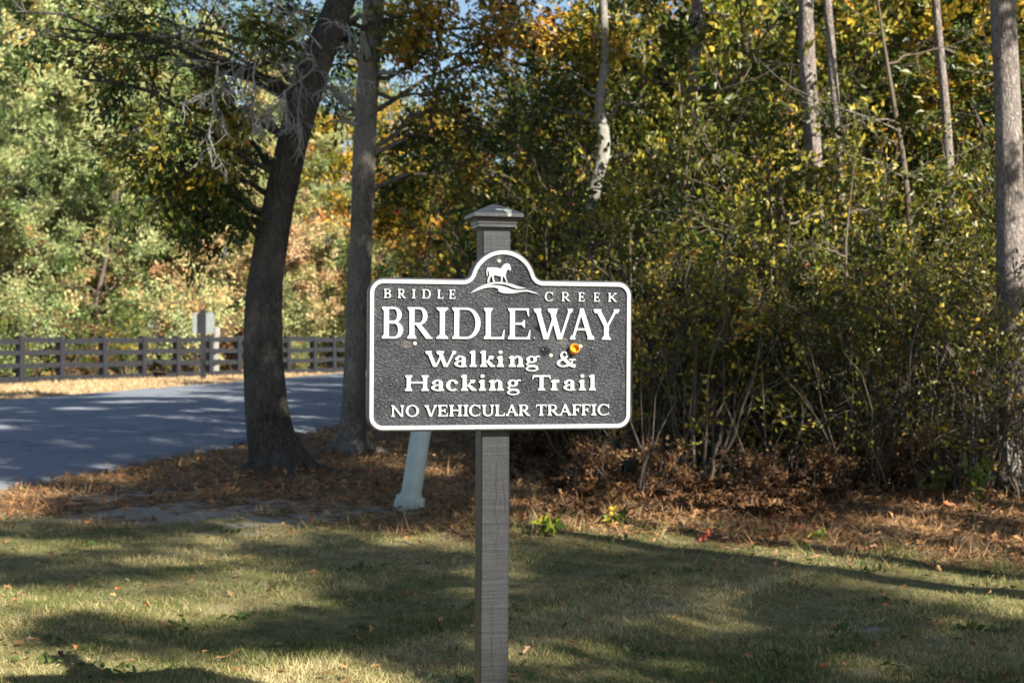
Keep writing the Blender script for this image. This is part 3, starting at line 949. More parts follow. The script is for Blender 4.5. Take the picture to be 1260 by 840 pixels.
def small_plant(name, label, px, py, hh, n, leafm, stems, size, cat='plant', group=None, shape='ovate'):
    d = F * EYE / (py - 412)
    b0 = P(px, py, d)
    b0[2] = float(hgt(b0[0], b0[1])) - .01
    root = empty(name, b0)
    wood, cr = MB(), MB()
    for q in range(stems):
        e = np.array([rng.normal(0, .3) * hh, rng.normal(0, .3) * hh, hh * rng.uniform(.6, 1)])
        pp = wander(np.zeros(3), e, 5, .12)
        wood.tube(pp, np.linspace(.004, .002, 5), 4, False)
        w = rng.uniform(.3, 1.02, n)
        pos = np.stack([np.interp(w, np.linspace(0, 1, 5), pp[:, c_]) for c_ in range(3)], 1) + rng.normal(0, .012, (n, 3))
        leaf_add(cr, pos, size, rng.uniform(.2, .8) + rng.normal(0, .15, n), shape, .5, .6)
    wood.build('stem', M['bark_twig'], root, True)
    cr.build('foliage', M[leafm], root)
    return tag(root, label, cat, group)


small_plant('red_seedling', 'small red-leaved seedling at the lawn edge below the thicket', 868, 664, .10, 7, 'leaf_red', 2, .045)
small_plant('red_seedling', 'tiny red seedling under the dark middle of the thicket', 948, 640, .07, 5, 'leaf_red', 2, .04)
small_plant('green_fern', 'bright green fern clump in the brown bracken right of the sign post', 757, 648, .14, 12, 'leaf_green', 7, .05)
small_plant('green_weed', 'small green weed at the lawn edge in front of the thicket', 1010, 668, .08, 10, 'leaf_bright', 5, .05)
small_plant('grassy_weed', 'pale grassy weed at the lawn edge just right of the sign post', 672, 662, .12, 9, 'leaf_green', 9, .08, shape='sliver')
small_plant('vine_plant', 'bright yellow-green leafy vine on the ground beside the edge pine', 1200, 622, .42, 14, 'leaf_bright', 5, .07)
small_plant('vine_plant', 'low yellow-green plant left of the leafy vine by the edge pine', 1150, 612, .28, 12, 'leaf_bright', 7, .06)
small_plant('weed_stalk', 'tall dry weed stalk standing in front of the edge pine', 1203, 650, .55, 8, 'leaf_olive', 1, .06)

# pale woody stems bunched against the foot of the edge pine
mb = MB()
pb = P(1236, 412, 13.0)
pb[2] = float(hgt(pb[0], pb[1]))
vroot = empty('woody_vine', pb)
for q in range(9):
    x0 = -.26 + q * .055 + rng.normal(0, .015)
    a_ = np.array([x0, rng.normal(0, .08), -.03])
    e = np.array([x0 + rng.normal(.03, .12), .15, rng.uniform(.5, 1.5)])
    w_ = MB()
    w_.tube(wander(a_, e, 8, .07), np.linspace(rng.uniform(.012, .022), .006, 8), 6, True)
    w_.build('stem', M['bark_dead'] if q % 2 else M['bark_twig'], vroot, True)
tag(vroot, 'bunch of pale woody stems at the foot of the edge pine', 'vine')

# long bare branches reaching out from the crooked sapling and from the edge pine
for (par, pbase_), pts in [(sap_roots[0], [(1106, 162, 16.5), (1065, 138, 16.2), (1030, 128, 16), (985, 112, 16), (935, 70, 16)]),
                           (sap_roots[0], [(1104, 150, 16.5), (1065, 148, 16), (1030, 160, 15.8), (1000, 152, 15.8), (965, 140, 15.8)]),
                           ((edge_root, edge_base), [(1238, 106, 13.4), (1210, 125, 13.7), (1180, 150, 14.1), (1150, 175, 14.4)])]:
    pts = np.array([P(*q) for q in pts]) - pbase_
    o = MB()
    pa, _ = resample(pts, np.ones(len(pts)), 16)
    pa[1:] += np.cumsum(rng.normal(0, .008, (15, 3)), 0)
    o.tube(pa, np.linspace(.012, .003, 16), 6, True)
    for q in range(5):
        k = rng.integers(3, 15)
        e = pa[k] + rng.normal(0, .25, 3)
        o.tube(wander(pa[k], e, 4, .12), np.linspace(.005, .002, 4), 4, False)
    o.build('bare_branch', M['bark_pale'], par, True)

# ------------------------------------------------------------------ rail fence
M['fence'] = plain_mat('fence_paint', (0.016, 0.017, 0.021), .7, .2, .35, 9, .2)
FA, FB = np.array([-15.05, 43.7]), np.array([-6.75, 55.0])
fu = (FB - FA) / np.linalg.norm(FB - FA)
fn = np.array([fu[1], -fu[0]])          # towards the viewer
froot = empty('rail_fence', (FA[0], FA[1], 0), math.atan2(fu[1], fu[0]))
pxs = [-82, -26, 26, 76, 129, 177, 219, 259, 294, 326, 355, 387, 411, 433, 454, 473, 491, 508, 524]
sp = []
for px in pxs:
    t = (px - 630) / F
    s_ = (t * FA[1] - FA[0]) / (fu[0] - t * fu[1])
    sp.append(s_)
postm, battm = MB(), MB()
postm.box((-.085, .02, -.1), (.085, .18, 1.42))
battm.box((-.085, -.055, .0), (.085, -.028, 1.38))
p0 = postm.build('post', M['fence'], froot)
b0_ = battm.build('batten', M['fence'], froot)
for q, s_ in enumerate(sp):
    lean = rng.normal(0, .012)
    for src in (p0, b0_):
        o = src if q == 0 else src.copy()
        if q:
            COL.objects.link(o)
            o.parent = froot
        o.location = (s_, 0, rng.normal(0, .01))
        o.rotation_euler = (0, lean, 0)
for q in range(len(sp) - 1):
    L = sp[q + 1] - sp[q]
    for zz in (.10, .50, .90, 1.28):
        r_ = MB()
        dz0, dz1 = rng.normal(0, .02, 2)
        y0 = -.027
        V = []
        for xx, dz in ((.003, dz0), (L - .003, dz1)):
            V += [(xx, y0, zz - 0.080 + dz), (xx, y0 + .03, zz - 0.080 + dz), (xx, y0 + .03, zz + 0.080 + dz), (xx, y0, zz + 0.080 + dz)]
        r_.add(V, [(0, 1, 2, 3), (7, 6, 5, 4), (0, 4, 5, 1), (1, 5, 6, 2), (2, 6, 7, 3), (3, 7, 4, 0)])
        o = r_.build('rail', M['fence'], froot)
        o.location = (sp[q], 0, 0)
tag(froot, 'long black four-rail wooden fence along the far side of the road', 'fence')

# small road sign seen from behind
M['sign_back'] = plain_mat('sign_back', (0.17, 0.195, 0.195), .5, .4, .12, 6)
b0 = P(250, 467, 46)
b0[2] = float(hgt(b0[0], b0[1])) - .02
rs = empty('road_sign', b0, R(6))
w_ = MB()
w_.box((-.085, -.085, 0), (.085, .055, 2.26))
w_.add([(-.085, -.085, 2.26), (.085, -.085, 2.26), (.085, .055, 2.26), (-.085, .055, 2.26), (0, 0, 2.31)], [(0, 1, 4), (1, 2, 4), (2, 3, 4), (3, 0, 4)])
w_.build('post', M['fence'], rs)
w_ = MB()
ol = []
for cx, cz, a0 in ((.28, 2.14, 0), (-.28, 2.14, 90), (-.28, 1.58, 180), (.28, 1.58, 270)):
    for a in np.linspace(0, 90, 5):
        ol.append((cx + .06 * math.cos(R(a0 + a)), cz + .06 * math.sin(R(a0 + a))))
k = len(ol)
w_.add([(x_, .062, z_) for x_, z_ in ol] + [(x_, 0.080, z_) for x_, z_ in ol], [tuple(range(k)), tuple(range(2 * k - 1, k - 1, -1))] + [(q, (q + 1) % k, k + (q + 1) % k, k + q) for q in range(k)])
w_.build('sign_plate', M['sign_back'], rs)
tag(rs, 'pale sign plate seen from behind on a dark post beside the road', 'sign')

# pale post behind the fence
M['stump_wood'] = bark_mat('stump_wood', (0.10, 0.097, 0.09), (0.23, 0.22, 0.205), (20, 20, 3), .3)
p = P(264, 412, 51.0)
b0 = np.array([p[0], p[1], 0])
w_ = MB()
w_.tube(np.array([(0, 0, 0), (.02, 0, .6), (.03, 0, 1.1), (.07, 0, 1.5), (.1, 0, 1.72)]), [.16, .14, .13, .12, .11], 10, True, .05)
o = w_.build('tree_stump', M['stump_wood'], None, True)
o.location = b0
tag(o, 'pale whitish broken stump standing behind the fence beside the small road sign', 'stump')

# ------------------------------------------------------------------ leaning plastic pipe
M['pvc'] = plain_mat('weathered_pvc', (0.37, 0.44, 0.40), .5, .4, .14, 7)
b0 = P(503, 628, 11.74)
b0[2] = float(hgt(b0[0], b0[1])) + .02
pr = empty('leaning_pipe', b0)
pr.rotation_euler = (R(3), R(8.5), R(10))
w_ = MB()
t_ = np.linspace(0, 2 * math.pi, 33)[:-1]


def lathe(mb, prof, n=32):
    an = np.arange(n) / n * 2 * math.pi
    V = np.array([[(r_ * math.cos(a), r_ * math.sin(a), z_) for a in an] for r_, z_ in prof]).reshape(-1, 3)
    i_ = np.arange(len(prof) - 1)[:, None] * n
    j_ = np.arange(n)[None]
    k_ = (j_ + 1) % n
    mb.add(V, np.stack([i_ + j_, i_ + k_, i_ + n + k_, i_ + n + j_], -1).reshape(-1, 4))


lathe(w_, [(.083, .05), (.083, 1.0), (.079, 1.0), (.079, .93), (.001, .92)])
w_.build('pipe', M['pvc'], pr, True)
w_ = MB()
lathe(w_, [(.118, -.06), (.122, .0), (.122, .10), (.118, .112), (.096, .115), (.094, .135), (.0835, .136)])
o = w_.build('collar', M['pvc'], pr, False)
w_ = MB()
for a in (30, 110, 200, 290):
    c_, s__ = math.cos(R(a)) * .125, math.sin(R(a)) * .125
    w_.box((c_ - .016, s__ - .016, .02), (c_ + .016, s__ + .016, .075))
w_.build('lug', M['pvc'], pr)
tag(pr, 'pale green-white plastic pipe leaning in a collar just behind the sign', 'pipe')

# ------------------------------------------------------------------ the bridleway sign
TH = R(13.5)
SY = 4.33
PXM = F / SY
m, nt, b = new_mat('post_paint')
v = coords(nt)
grain = noise(nt, coords(nt, (30, 30, 1.2)), 6, 6, .7)
rings = noise(nt, coords(nt, (1.5, 1.5, 60)), 1.6, 4, .6)
fine = noise(nt, v, 220, 3)
c = mix_c(nt, ramp(nt, grain, [(.3, grey(0)), (.7, grey(1))]), (.006, .007, .0095), (.016, .018, .0225))
c = mix_c(nt, ramp(nt, rings, [(.42, grey(0)), (.62, grey(.6))]), c, (.027, .0295, .035))
c = mix_c(nt, ramp(nt, fine, [(.66, grey(0)), (.74, grey(.4))]), c, (.25, .25, .25))
# drying cracks that run down the face
sx = nd(nt, 'SeparateXYZ', None, i0=v)
crk = None
for x0, z0, z1, k in ((-.002, .75, 1.14, 0.0), (-.012, .25, .72, 3.0), (-.006, -.2, .3, 7.0), (.02, .9, 1.02, 5.0)):
    wv = nd(nt, 'TexNoise', {'noise_dimensions': '1D'}, W=math_n(nt, 'ADD', sx.outputs[2], k), Scale=9.0, Detail=4.0).outputs[0]
    dx = math_n(nt, 'ABSOLUTE', math_n(nt, 'SUBTRACT', math_n(nt, 'SUBTRACT', sx.outputs[0], x0), math_n(nt, 'MULTIPLY', math_n(nt, 'SUBTRACT', wv, .5), .03)))
    zt = math_n(nt, 'MULTIPLY', math_n(nt, 'SUBTRACT', sx.outputs[2], z0), 1 / (z1 - z0))
    taper = math_n(nt, 'MULTIPLY', math_n(nt, 'MULTIPLY', zt, math_n(nt, 'SUBTRACT', 1.0, zt)), .0065)
    one = math_n(nt, 'LESS_THAN', dx, taper)
    crk = one if crk is None else math_n(nt, 'MAXIMUM', crk, one)
c = mix_c(nt, crk, c, (.006, .006, .006))
nt.links.new(c, b.inputs['Base Color'])
b.inputs['Roughness'].default_value = .5
b.inputs['Specular IOR Level'].default_value = .4
h = math_n(nt, 'SUBTRACT', math_n(nt, 'ADD', math_n(nt, 'MULTIPLY', grain, .5), math_n(nt, 'MULTIPLY', rings, .4)), math_n(nt, 'MULTIPLY', crk, 2.0))
bp = nd(nt, 'Bump', None, Height=h, Strength=.5, Distance=.004)
nt.links.new(bp.outputs[0], b.inputs['Normal'])
M['post'] = m

m, nt, b = new_mat('sign_field')
v = coords(nt)
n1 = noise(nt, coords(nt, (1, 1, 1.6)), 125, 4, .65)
n2 = noise(nt, v, 9, 4, .6)
n3 = noise(nt, v, 34, 3, .6)
c = ramp(nt, n2, [(.35, (.050, .055, .066)), (.7, (.105, .112, .128))])
c = mix_c(nt, ramp(nt, n3, [(.66, grey(0)), (.74, grey(.35))]), c, (.16, .16, .15))
# glints on the pebbled face's high points and shade in its pits, painted in
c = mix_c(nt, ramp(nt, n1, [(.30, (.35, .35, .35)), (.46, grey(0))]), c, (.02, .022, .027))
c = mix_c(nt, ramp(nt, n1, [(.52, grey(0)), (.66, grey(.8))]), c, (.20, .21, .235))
# scuffed and chalky patches on the plate
sxz = nd(nt, 'SeparateXYZ', None, i0=v)
for px_, py_, rad_, col_, amt in ((663, 404, .016, (.015, .015, .017), .9), (671, 432, .022, (.012, .012, .014), .9), (694, 420, .020, (.22, .22, .20), .6), (502, 424, .016, (.22, .21, .18), .7), (722, 402, .014, (.25, .25, .22), .5), (640, 350, .012, (.02, .02, .02), .7)):
    dx_ = math_n(nt, 'SUBTRACT', sxz.outputs[0], (px_ - 615) / 393.0)
    dz_ = math_n(nt, 'SUBTRACT', sxz.outputs[2], 1.45 + (412 - py_) / 404.0)
    rr_ = math_n(nt, 'SQRT', math_n(nt, 'ADD', math_n(nt, 'MULTIPLY', dx_, dx_), math_n(nt, 'MULTIPLY', dz_, dz_)))
    rr_ = math_n(nt, 'ADD', rr_, math_n(nt, 'MULTIPLY', math_n(nt, 'SUBTRACT', n3, .5), .03))
    c = mix_c(nt, math_n(nt, 'MULTIPLY', ramp(nt, math_n(nt, 'DIVIDE', rr_, rad_), [(.45, grey(1)), (1.0, grey(0))]), amt), c, col_)
nt.links.new(c, b.inputs['Base Color'])
nt.links.new(ramp(nt, n2, [(.3, grey(.22)), (.7, grey(.36))]), b.inputs['Roughness'])
b.inputs['Specular IOR Level'].default_value = .55
bp = nd(nt, 'Bump', None, Height=n1, Strength=1.0, Distance=.045)
nt.links.new(bp.outputs[0], b.inputs['Normal'])
M['field'] = m
M['sign_edge'] = plain_mat('sign_edge', (.035, .036, .04), .4, .5, .3, 30, .1)
M['sign_white'] = plain_mat('sign_white', (.30, .31, .33), .5, .4, .2, 60)
M['screw'] = plain_mat('screw_metal', (.50, .46, .34), .4, .5, .2, 90)
M['orange'] = plain_mat('orange_plastic', (.55, .22, .012), .7, .2, .15, 60)


def sx_of(px):
    """distance along the sign's face for a photograph column"""
    t = (px - 630) / F
    x0 = (615 - 630) / F * SY
    return (t * SY - x0) / (math.cos(TH) - t * math.sin(TH))


def sz_of(py):
    return EYE + (412 - py) / PXM


def S(px, py):
    return (sx_of(px), sz_of(py))


base = np.array([(615 - 630) / F * SY - 0.0088, SY, 0.0])
sroot = empty('bridleway_sign', base, TH)
sroot.rotation_euler = (0, R(0.35), TH)


def extrude(poly, y_front, y_back, mb, back=False):
    """poly: (x, z) ring; a solid between two depths, smaller y is nearer the viewer"""
    k = len(poly)
    ar = sum(poly[q][0] * poly[(q + 1) % k][1] - poly[(q + 1) % k][0] * poly[q][1] for q in range(k))
    if ar < 0:
        poly = poly[::-1]
    V = [(x_, y_front, z_) for x_, z_ in poly] + [(x_, y_back, z_) for x_, z_ in poly]
    tri = tessellate_polygon([[Vector((x_, z_, 0)) for x_, z_ in poly]])
    fs = []
    for a, b_, c_ in tri:
        s_ = (poly[b_][0] - poly[a][0]) * (poly[c_][1] - poly[a][1]) - (poly[c_][0] - poly[a][0]) * (poly[b_][1] - poly[a][1])
        fs.append((a, b_, c_) if s_ > 0 else (a, c_, b_))
    if back:
        fs += [(k + c_, k + b_, k + a) for a, b_, c_ in list(fs)]
    fs += [((q + 1) % k, q, k + q, k + (q + 1) % k) for q in range(k)]
    mb.add(V, fs)


# outline of the cast plate, in metres about the plate's own centre line; inset shrinks it
def outline(ins):
    xl, xr = sx_of(455.1) + ins, sx_of(775.3) - ins
    zt, zb = sz_of(346.0) - ins, sz_of(527.2) + ins
    rc = .040 - ins
    ax = (sx_of(455.1) + sx_of(775.3)) / 2
    az, ar, fr = sz_of(349.0), .1005 - ins, .030 + ins
    pts = []

    def arc(cx, cz, r_, a0, a1, n=10):
        for a in np.linspace(R(a0), R(a1), n):
            pts.append((cx + r_ * math.cos(a), cz + r_ * math.sin(a)))
    arc(xr - rc, zb + rc, rc, -90, 0)
    arc(xr - rc, zt - rc, rc, 0, 90)
    # fillet between the top edge and the arch: circle of radius fr outside, tangent to both
    dz_ = (zt + fr) - az
    dx_ = math.sqrt((ar + fr) ** 2 - dz_ ** 2)
    ang = math.degrees(math.atan2(dz_, dx_))
    arc(ax + dx_, zt + fr, fr, 270, 180 + ang, 8)
    arc(ax, az, ar, ang, 180 - ang, 30)
    arc(ax - dx_, zt + fr, fr, -ang, -90, 8)
    arc(xl + rc, zt - rc, rc, 90, 180)
    arc(xl + rc, zb + rc, rc, 180, 270)
    return pts


YF = -0.004      # front of the rim (local y; the face looks to -y)
FIELD = YF + .0055


def ring_strip(mb, levels):
    """join outlines of equal length, levels: (inset, y)"""
    rs_ = [[(x_, y_, z_) for x_, z_ in outline(i_)] for i_, y_ in levels]
    k = len(rs_[0])
    fs = []
    for l in range(len(rs_) - 1):
        for q in range(k):
            fs.append((l * k + q, l * k + (q + 1) % k, (l + 1) * k + (q + 1) % k, (l + 1) * k + q))
    mb.add([p_ for r_ in rs_ for p_ in r_], fs)
    return rs_


w_ = MB()
rr_ = ring_strip(w_, [(-.0060, YF + .030), (-.0060, YF + .006), (-.0045, YF + .003), (-.0004, YF + .0004)])
back = outline(-.0060)
tri = tessellate_polygon([[Vector((x_, z_, 0)) for x_, z_ in back]])
w_.add([(x_, YF + .030, z_) for x_, z_ in back], [tuple(t3) for t3 in tri])
panel = w_.build('sign_plate', M['sign_edge'], sroot)
panel['label'] = 'black cast plate with white rim and raised lettering'
w_ = MB()
ring_strip(w_, [(-.0004, YF + .0004), (.0008, YF), (.0104, YF), (.0116, YF + .0008), (.0118, FIELD + .002)])
w_.build('rim', M['sign_white'], panel)
w_ = MB()
ins = outline(.0112)
tri = tessellate_polygon([[Vector((x_, z_, 0)) for x_, z_ in ins]])
w_.add([(x_, FIELD, z_) for x_, z_ in ins], [tuple(t3) for t3 in tri])
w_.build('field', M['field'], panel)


# raised lettering: every letter drawn as strokes with serifs, in units of its cap height
class Glyph:
    def __init__(self):
        self.p = []

    def poly(self, *pts):
        self.p.append(list(pts))

    def bar(self, x0, y0, x1, y1):
        self.poly((x0, y0), (x1, y0), (x1, y1), (x0, y1))

    def serif(self, x0, x1, y, t, c, up=1, l=True, r=True):
        """slab at y under or over the stem x0..x1, bracketed"""
        a, e = (x0 - c if l else x0), (x1 + c if r else x1)
        self.poly((a, y), (e, y), (e, y + up * t * .75), (x1, y + up * t * 2.0), (x0, y + up * t * 2.0), (a, y + up * t * .75))

    def stem(self, x0, s, y0, y1, t, c, bl=True, br=True, tl=True, tr=True):
        self.bar(x0, y0, x0 + s, y1)
        self.serif(x0, x0 + s, y0, t, c, 1, bl, br)
        self.serif(x0, x0 + s, y1, t, c, -1, tl, tr)

    def arc(self, cx, cy, rx, ry, a0, a1, wh, wv, n=22):
        o_, i_ = [], []
        for a in np.linspace(R(a0), R(a1), n):
            o_.append((cx + rx * math.cos(a), cy + ry * math.sin(a)))
            i_.append((cx + (rx - wh) * math.cos(a), cy + (ry - wv) * math.sin(a)))
        for q in range(n - 1):
            self.poly(o_[q], o_[q + 1], i_[q + 1], i_[q])

    def diag(self, x0, y0, x1, y1, s):
        """slanted stroke whose horizontal width is s"""
        self.poly((x0, y0), (x0 + s, y0), (x1 + s, y1), (x1, y1))

    def ribbon(self, pts, w):
        pts = np.array(pts, float)
        w = np.broadcast_to(np.asarray(w, float), (len(pts),))
        t = np.gradient(pts, axis=0)
        t /= np.linalg.norm(t, axis=1)[:, None] + 1e-9
        n_ = np.stack([-t[:, 1], t[:, 0]], 1)
        a, e = pts + n_ * w[:, None] / 2, pts - n_ * w[:, None] / 2
        for q in range(len(pts) - 1):
            self.poly(tuple(a[q]), tuple(a[q + 1]), tuple(e[q + 1]), tuple(e[q]))


def spline(pts, n=8):
    pts = np.array(pts, float)
    P_ = np.concatenate([[2 * pts[0] - pts[1]], pts, [2 * pts[-1] - pts[-2]]])
    out = []
    for q in range(len(pts) - 1):
        p0_, p1_, p2_, p3_ = P_[q:q + 4]
        for t in np.linspace(0, 1, n, endpoint=False):
            out.append(.5 * (2 * p1_ + (p2_ - p0_) * t + (2 * p0_ - 5 * p1_ + 4 * p2_ - p3_) * t * t + (3 * p1_ - p0_ - 3 * p2_ + p3_) * t ** 3))
    out.append(pts[-1])
    return out


def glyph(ch, w, s, t):
    """letter ch fitted to width w (cap heights), stem s, hairline t"""
    g = Glyph()
    c = s * .38
    if ch == 'I':
        g.stem((w - s) / 2, s, 0, 1, t, (w - s) / 2)
    elif ch in 'BRD':
        g.stem(c, s, 0, 1, t, c, br=ch == 'R', tr=False)
        x0 = c + s - .01
        if ch == 'D':
            xm = w * .50
            g.arc(xm, .5, w - xm, .5, -90, 90, s * 1.02, t)
            g.bar(x0, 0, xm, t), g.bar(x0, 1 - t, xm, 1)
        else:
            wu = w * (.93 if ch == 'B' else .80)
            xm = x0 + (wu - x0) * .40
            yb = .50 if ch == 'B' else .44
            g.arc(xm, (1 + yb) / 2, wu - xm, (1 - yb) / 2, -90, 90, s * .92, t)
            g.bar(x0, yb, xm, yb + t), g.bar(x0, 1 - t, xm, 1)
            if ch == 'B':
                xm = x0 + (w - x0) * .40
                g.arc(xm, .27, w - xm, .27, -90, 90, s, t)
                g.bar(x0, 0, xm, t), g.bar(x0, .54 - t, xm, .54)
            else:
                g.poly((x0 + s * .15, yb + t * .5), (x0 + s * 1.25, yb + t * .5), (w - s * .28, t * .75), (w, t * .6), (w, 0), (w - s * 1.25, 0))
    elif ch in 'LEF':
        g.stem(c, s, 0, 1, t, c, br=ch == 'F', tr=ch == 'L')
        x0 = c + s - .01
        if ch != 'F':
            g.bar(x0, 0, w - t, t)
            g.poly((w - s * .75, t * .9), (w - s * .5, 0), (w - t * .3, 0), (w, .30), (w - t * .5, .30), (w - s * .55, t * 1.5))
        if ch != 'L':
            wt = w * (.93 if ch == 'E' else 1.0)
            g.bar(x0, 1 - t, wt - t * .5, 1)
            g.poly((wt - s * .6, 1 - t * .9), (wt - s * .3, 1), (wt, 1), (wt, .74), (wt - t * .45, .74), (wt - s * .45, 1 - t * 1.5))
            wm = w * .72
            g.bar(x0, .5 - t * .5, wm, .5 + t * .5)
            g.poly((wm - t * 1.4, .5 + t * .4), (wm, .5 + t * 1.9), (wm + t * .35, .5 + t * 1.9), (wm + t * .35, .5 - t * 1.9), (wm, .5 - t * 1.9), (wm - t * 1.4, .5 - t * .4))
    elif ch == 'C':
        g.arc(w * .52, .5, w * .52, .52, 48, 308, s * 1.0, t, 30)
        g.poly((w * .80, .93), (w * .93, .99), (w * .96, .99), (w * .97, .64), (w * .92, .64), (w * .80, .86))
        g.poly((w * .80, .13), (w * .86, .03), (w, .20), (w * .97, .24))
    elif ch == 'O':
        g.arc(w / 2, .5, w / 2, .52, 0, 360, s * 1.02, t, 40)
    elif ch == 'K':
        g.stem(c, s, 0, 1, t, c)
        x0 = c + s
        g.poly((x0 - .01, .40), (x0 + t * 1.2, .40 + t * .4), (w * .90, 1 - t * .5), (w * .90 - t * 1.7, 1 - t * .5))
        g.serif(w * .90 - t * 1.8, w * .90, 1, t, c * .8, -1)
        g.poly((x0 + s * .1, .56), (x0 + s * .75, .66), (w - s * .2, t * .7), (w, t * .7), (w, 0), (w - s * 1.25, 0))
    elif ch in 'WVY':
        if ch == 'V':
            xs = [(c * .7, w * .5 - s * .45, s), (w - c * .7 - t * 1.3, w * .5 - s * .1, t * 1.3)]
            for q, (xt, xb, ww) in enumerate(xs):
                g.diag(xb, 0, xt, 1, ww)
                g.serif(xt, xt + ww, 1, t, c * .9, -1)
        elif ch == 'W':
            q1, q2 = w * .31, w * .66
            for xt, xb, ww in ((c * .7, q1 - s * .45, s), (w * .56 - t * .2, q1 - s * .05, t * 1.3), (w * .39, q2 - s * .45, s), (w - c * .6 - t * 1.3, q2 - s * .05, t * 1.3)):
                g.diag(xb, 0, xt, 1, ww)
            g.serif(c * .7, c * .7 + s, 1, t, c * .7, -1)
            g.serif(w * .39, w * .39 + s, 1, t, c * .7, -1)
            g.serif(w - c * .7 - t * 1.3, w - c * .7, 1, t, c * .7, -1)
        else:
            xm = w * .5 - s * .5
            g.bar(xm, 0, xm + s, .47)
            g.serif(xm, xm + s, 0, t, c * 1.1)
            g.diag(xm, .44, c * .6, 1, s)
            g.diag(xm + s - t * 1.3, .44, w - c * .6 - t * 1.3, 1, t * 1.3)
            g.serif(c * .6, c * .6 + s, 1, t, c * .8, -1)
            g.serif(w - c * .6 - t * 1.3, w - c * .6, 1, t, c * .8, -1)
    elif ch == 'A':
        ap = w * .47
        g.diag(c * .8, 0, ap - t * .6, .98, t * 1.3)
        g.poly((w - c * .6 - s, 0), (w - c * .6, 0), (ap + s * .42, 1.02), (ap - s * .30, 1.02), (ap - s * .42, .93))
        g.bar(w * .25, .30, w * .72, .30 + t)
        g.serif(c * .8, c * .8 + t * 1.3, 0, t, c * .75)
        g.serif(w - c * .6 - s, w - c * .6, 0, t, c * .55)
    elif ch == 'N':
        g.bar(c, 0, c + t * 1.4, 1)
        g.serif(c, c + t * 1.4, 0, t, c)
        g.diag(w - c - s * .9, 0, c * .4, 1, s * .95)
        g.bar(c * 0, 1 - t, c + s * .5, 1)
        g.bar(w - c - t * 1.4, 0, w - c, 1)
        g.serif(w - c - t * 1.4, w - c, 1, t, c, -1)
    elif ch == 'H':
        g.stem(c, s, 0, 1, t, c), g.stem(w - c - s, s, 0, 1, t, c)
        g.bar(c + s - .01, .47, w - c - s + .01, .47 + t * 1.1)
    elif ch == 'U':
        g.bar(c, .36, c + s, 1), g.serif(c, c + s, 1, t, c, -1)
        x1 = w - c
        g.bar(x1 - t * 1.4, .36, x1, 1), g.serif(x1 - t * 1.4, x1, 1, t, c, -1)
        g.arc((c + x1) / 2, .36, (x1 - c) / 2, .38, 180, 270, s, t * 1.2, 12)
        g.arc((c + x1) / 2, .36, (x1 - c) / 2, .38, 270, 360, t * 1.4, t * 1.2, 12)
    elif ch == 'T':
        g.bar((w - s) / 2, 0, (w + s) / 2, 1)
        g.serif((w - s) / 2, (w + s) / 2, 0, t, c * 1.1)
        g.bar(t * .4, 1 - t * 1.1, w - t * .4, 1)
        g.poly((0, .72), (t * .5, .72), (s * .55, 1 - t), (t * .4, 1))
        g.poly((w, .72), (w - t * .4, 1), (w - s * .55, 1 - t), (w - t * .5, .72))
    else:
        xh = .70
        if ch in 'lki':
            top = 1.04 if ch != 'i' else xh
            x0 = (w - s) / 2 if ch != 'k' else c
            g.bar(x0, 0, x0 + s, top)
            g.serif(x0, x0 + s, 0, t, c)
            g.poly((x0 + s * .5, top), (x0 + .01, top - t * 2.0), (x0 - c, top - t * 1.7), (x0 - c, top - t * .8))
            if ch == 'i':
                g.arc(w / 2, .94, s * .52, .115, 0, 360, s * .515, .113, 20)
            if ch == 'k':
                xk = x0 + s
                g.poly((xk - .01, .26), (xk + t * .8, .30), (w * .86, xh - t * .4), (w * .86 - t * 2, xh - t * .4))
                g.serif(w * .86 - t * 2.1, w * .86 - t * .2, xh, t, c * .7, -1)
                g.poly((xk + s * .05, .36), (xk + s * .6, .46), (w - s * .2, t * .8), (w, t * .8), (w, 0), (w - s * 1.2, 0))
        elif ch in 'nr':
            x0 = c
            g.bar(x0, 0, x0 + s, xh)
            g.serif(x0, x0 + s, 0, t, c)
            g.poly((x0 + s * .6, xh + .02), (x0 + .01, xh - t * 1.6), (x0 - c, xh - t * 1.5), (x0 - c, xh - t * .7))
            if ch == 'n':
                x1 = w - c
                g.bar(x1 - s, 0, x1, xh - .22)
                g.serif(x1 - s, x1, 0, t, c)
                xm = x1 - s * 1.25
                g.arc(xm, xh - .23, x1 - xm, .25, 0, 90, s, .12, 12)
                g.arc(xm, xh - .23, xm - x0 - s + .02, .25, 90, 165, .10, .12, 10)
            else:
                g.arc(w * .72, xh - .20, w * .72 - x0 - s + .02, .20, 70, 170, .10, .13, 10)
                g.arc(w * .80, xh - .09, s * .50, .115, 0, 360, s * .49, .113, 16)
        elif ch == 'a':
            x1 = w - c * .8
            g.bar(x1 - s, .06, x1, xh - .20)
            g.poly((x1 - s, .1), (x1 - s * .4, .0), (w, .0), (w, .07), (x1, .14))
            xm = (x1 - s * .2 + w * .1) / 2
            g.arc(xm + s * .1, xh - .20, x1 - xm - s * .1, .22, 0, 150, s * .95, .10, 18)
            g.arc(w * .20, xh - .19, s * .45, .10, 0, 360, s * .44, .098, 16)
            g.arc(x1 - s * .9, .20, x1 - s * .9, .22, 78, 300, s * .85, .09, 20)
        elif ch == 'c':
            g.arc(w * .53, xh / 2, w * .53, xh / 2 + .015, 40, 315, s, .10, 26)
            g.arc(w * .80, xh - .17, s * .45, .105, 0, 360, s * .44, .103, 16)
        elif ch == 'g':
            g.arc(w * .42, .48, w * .38, .23, 0, 360, s * .85, .085, 28)
            g.arc(w * .46, -.11, w * .46, .18, 0, 360, s * .60, .075, 28)
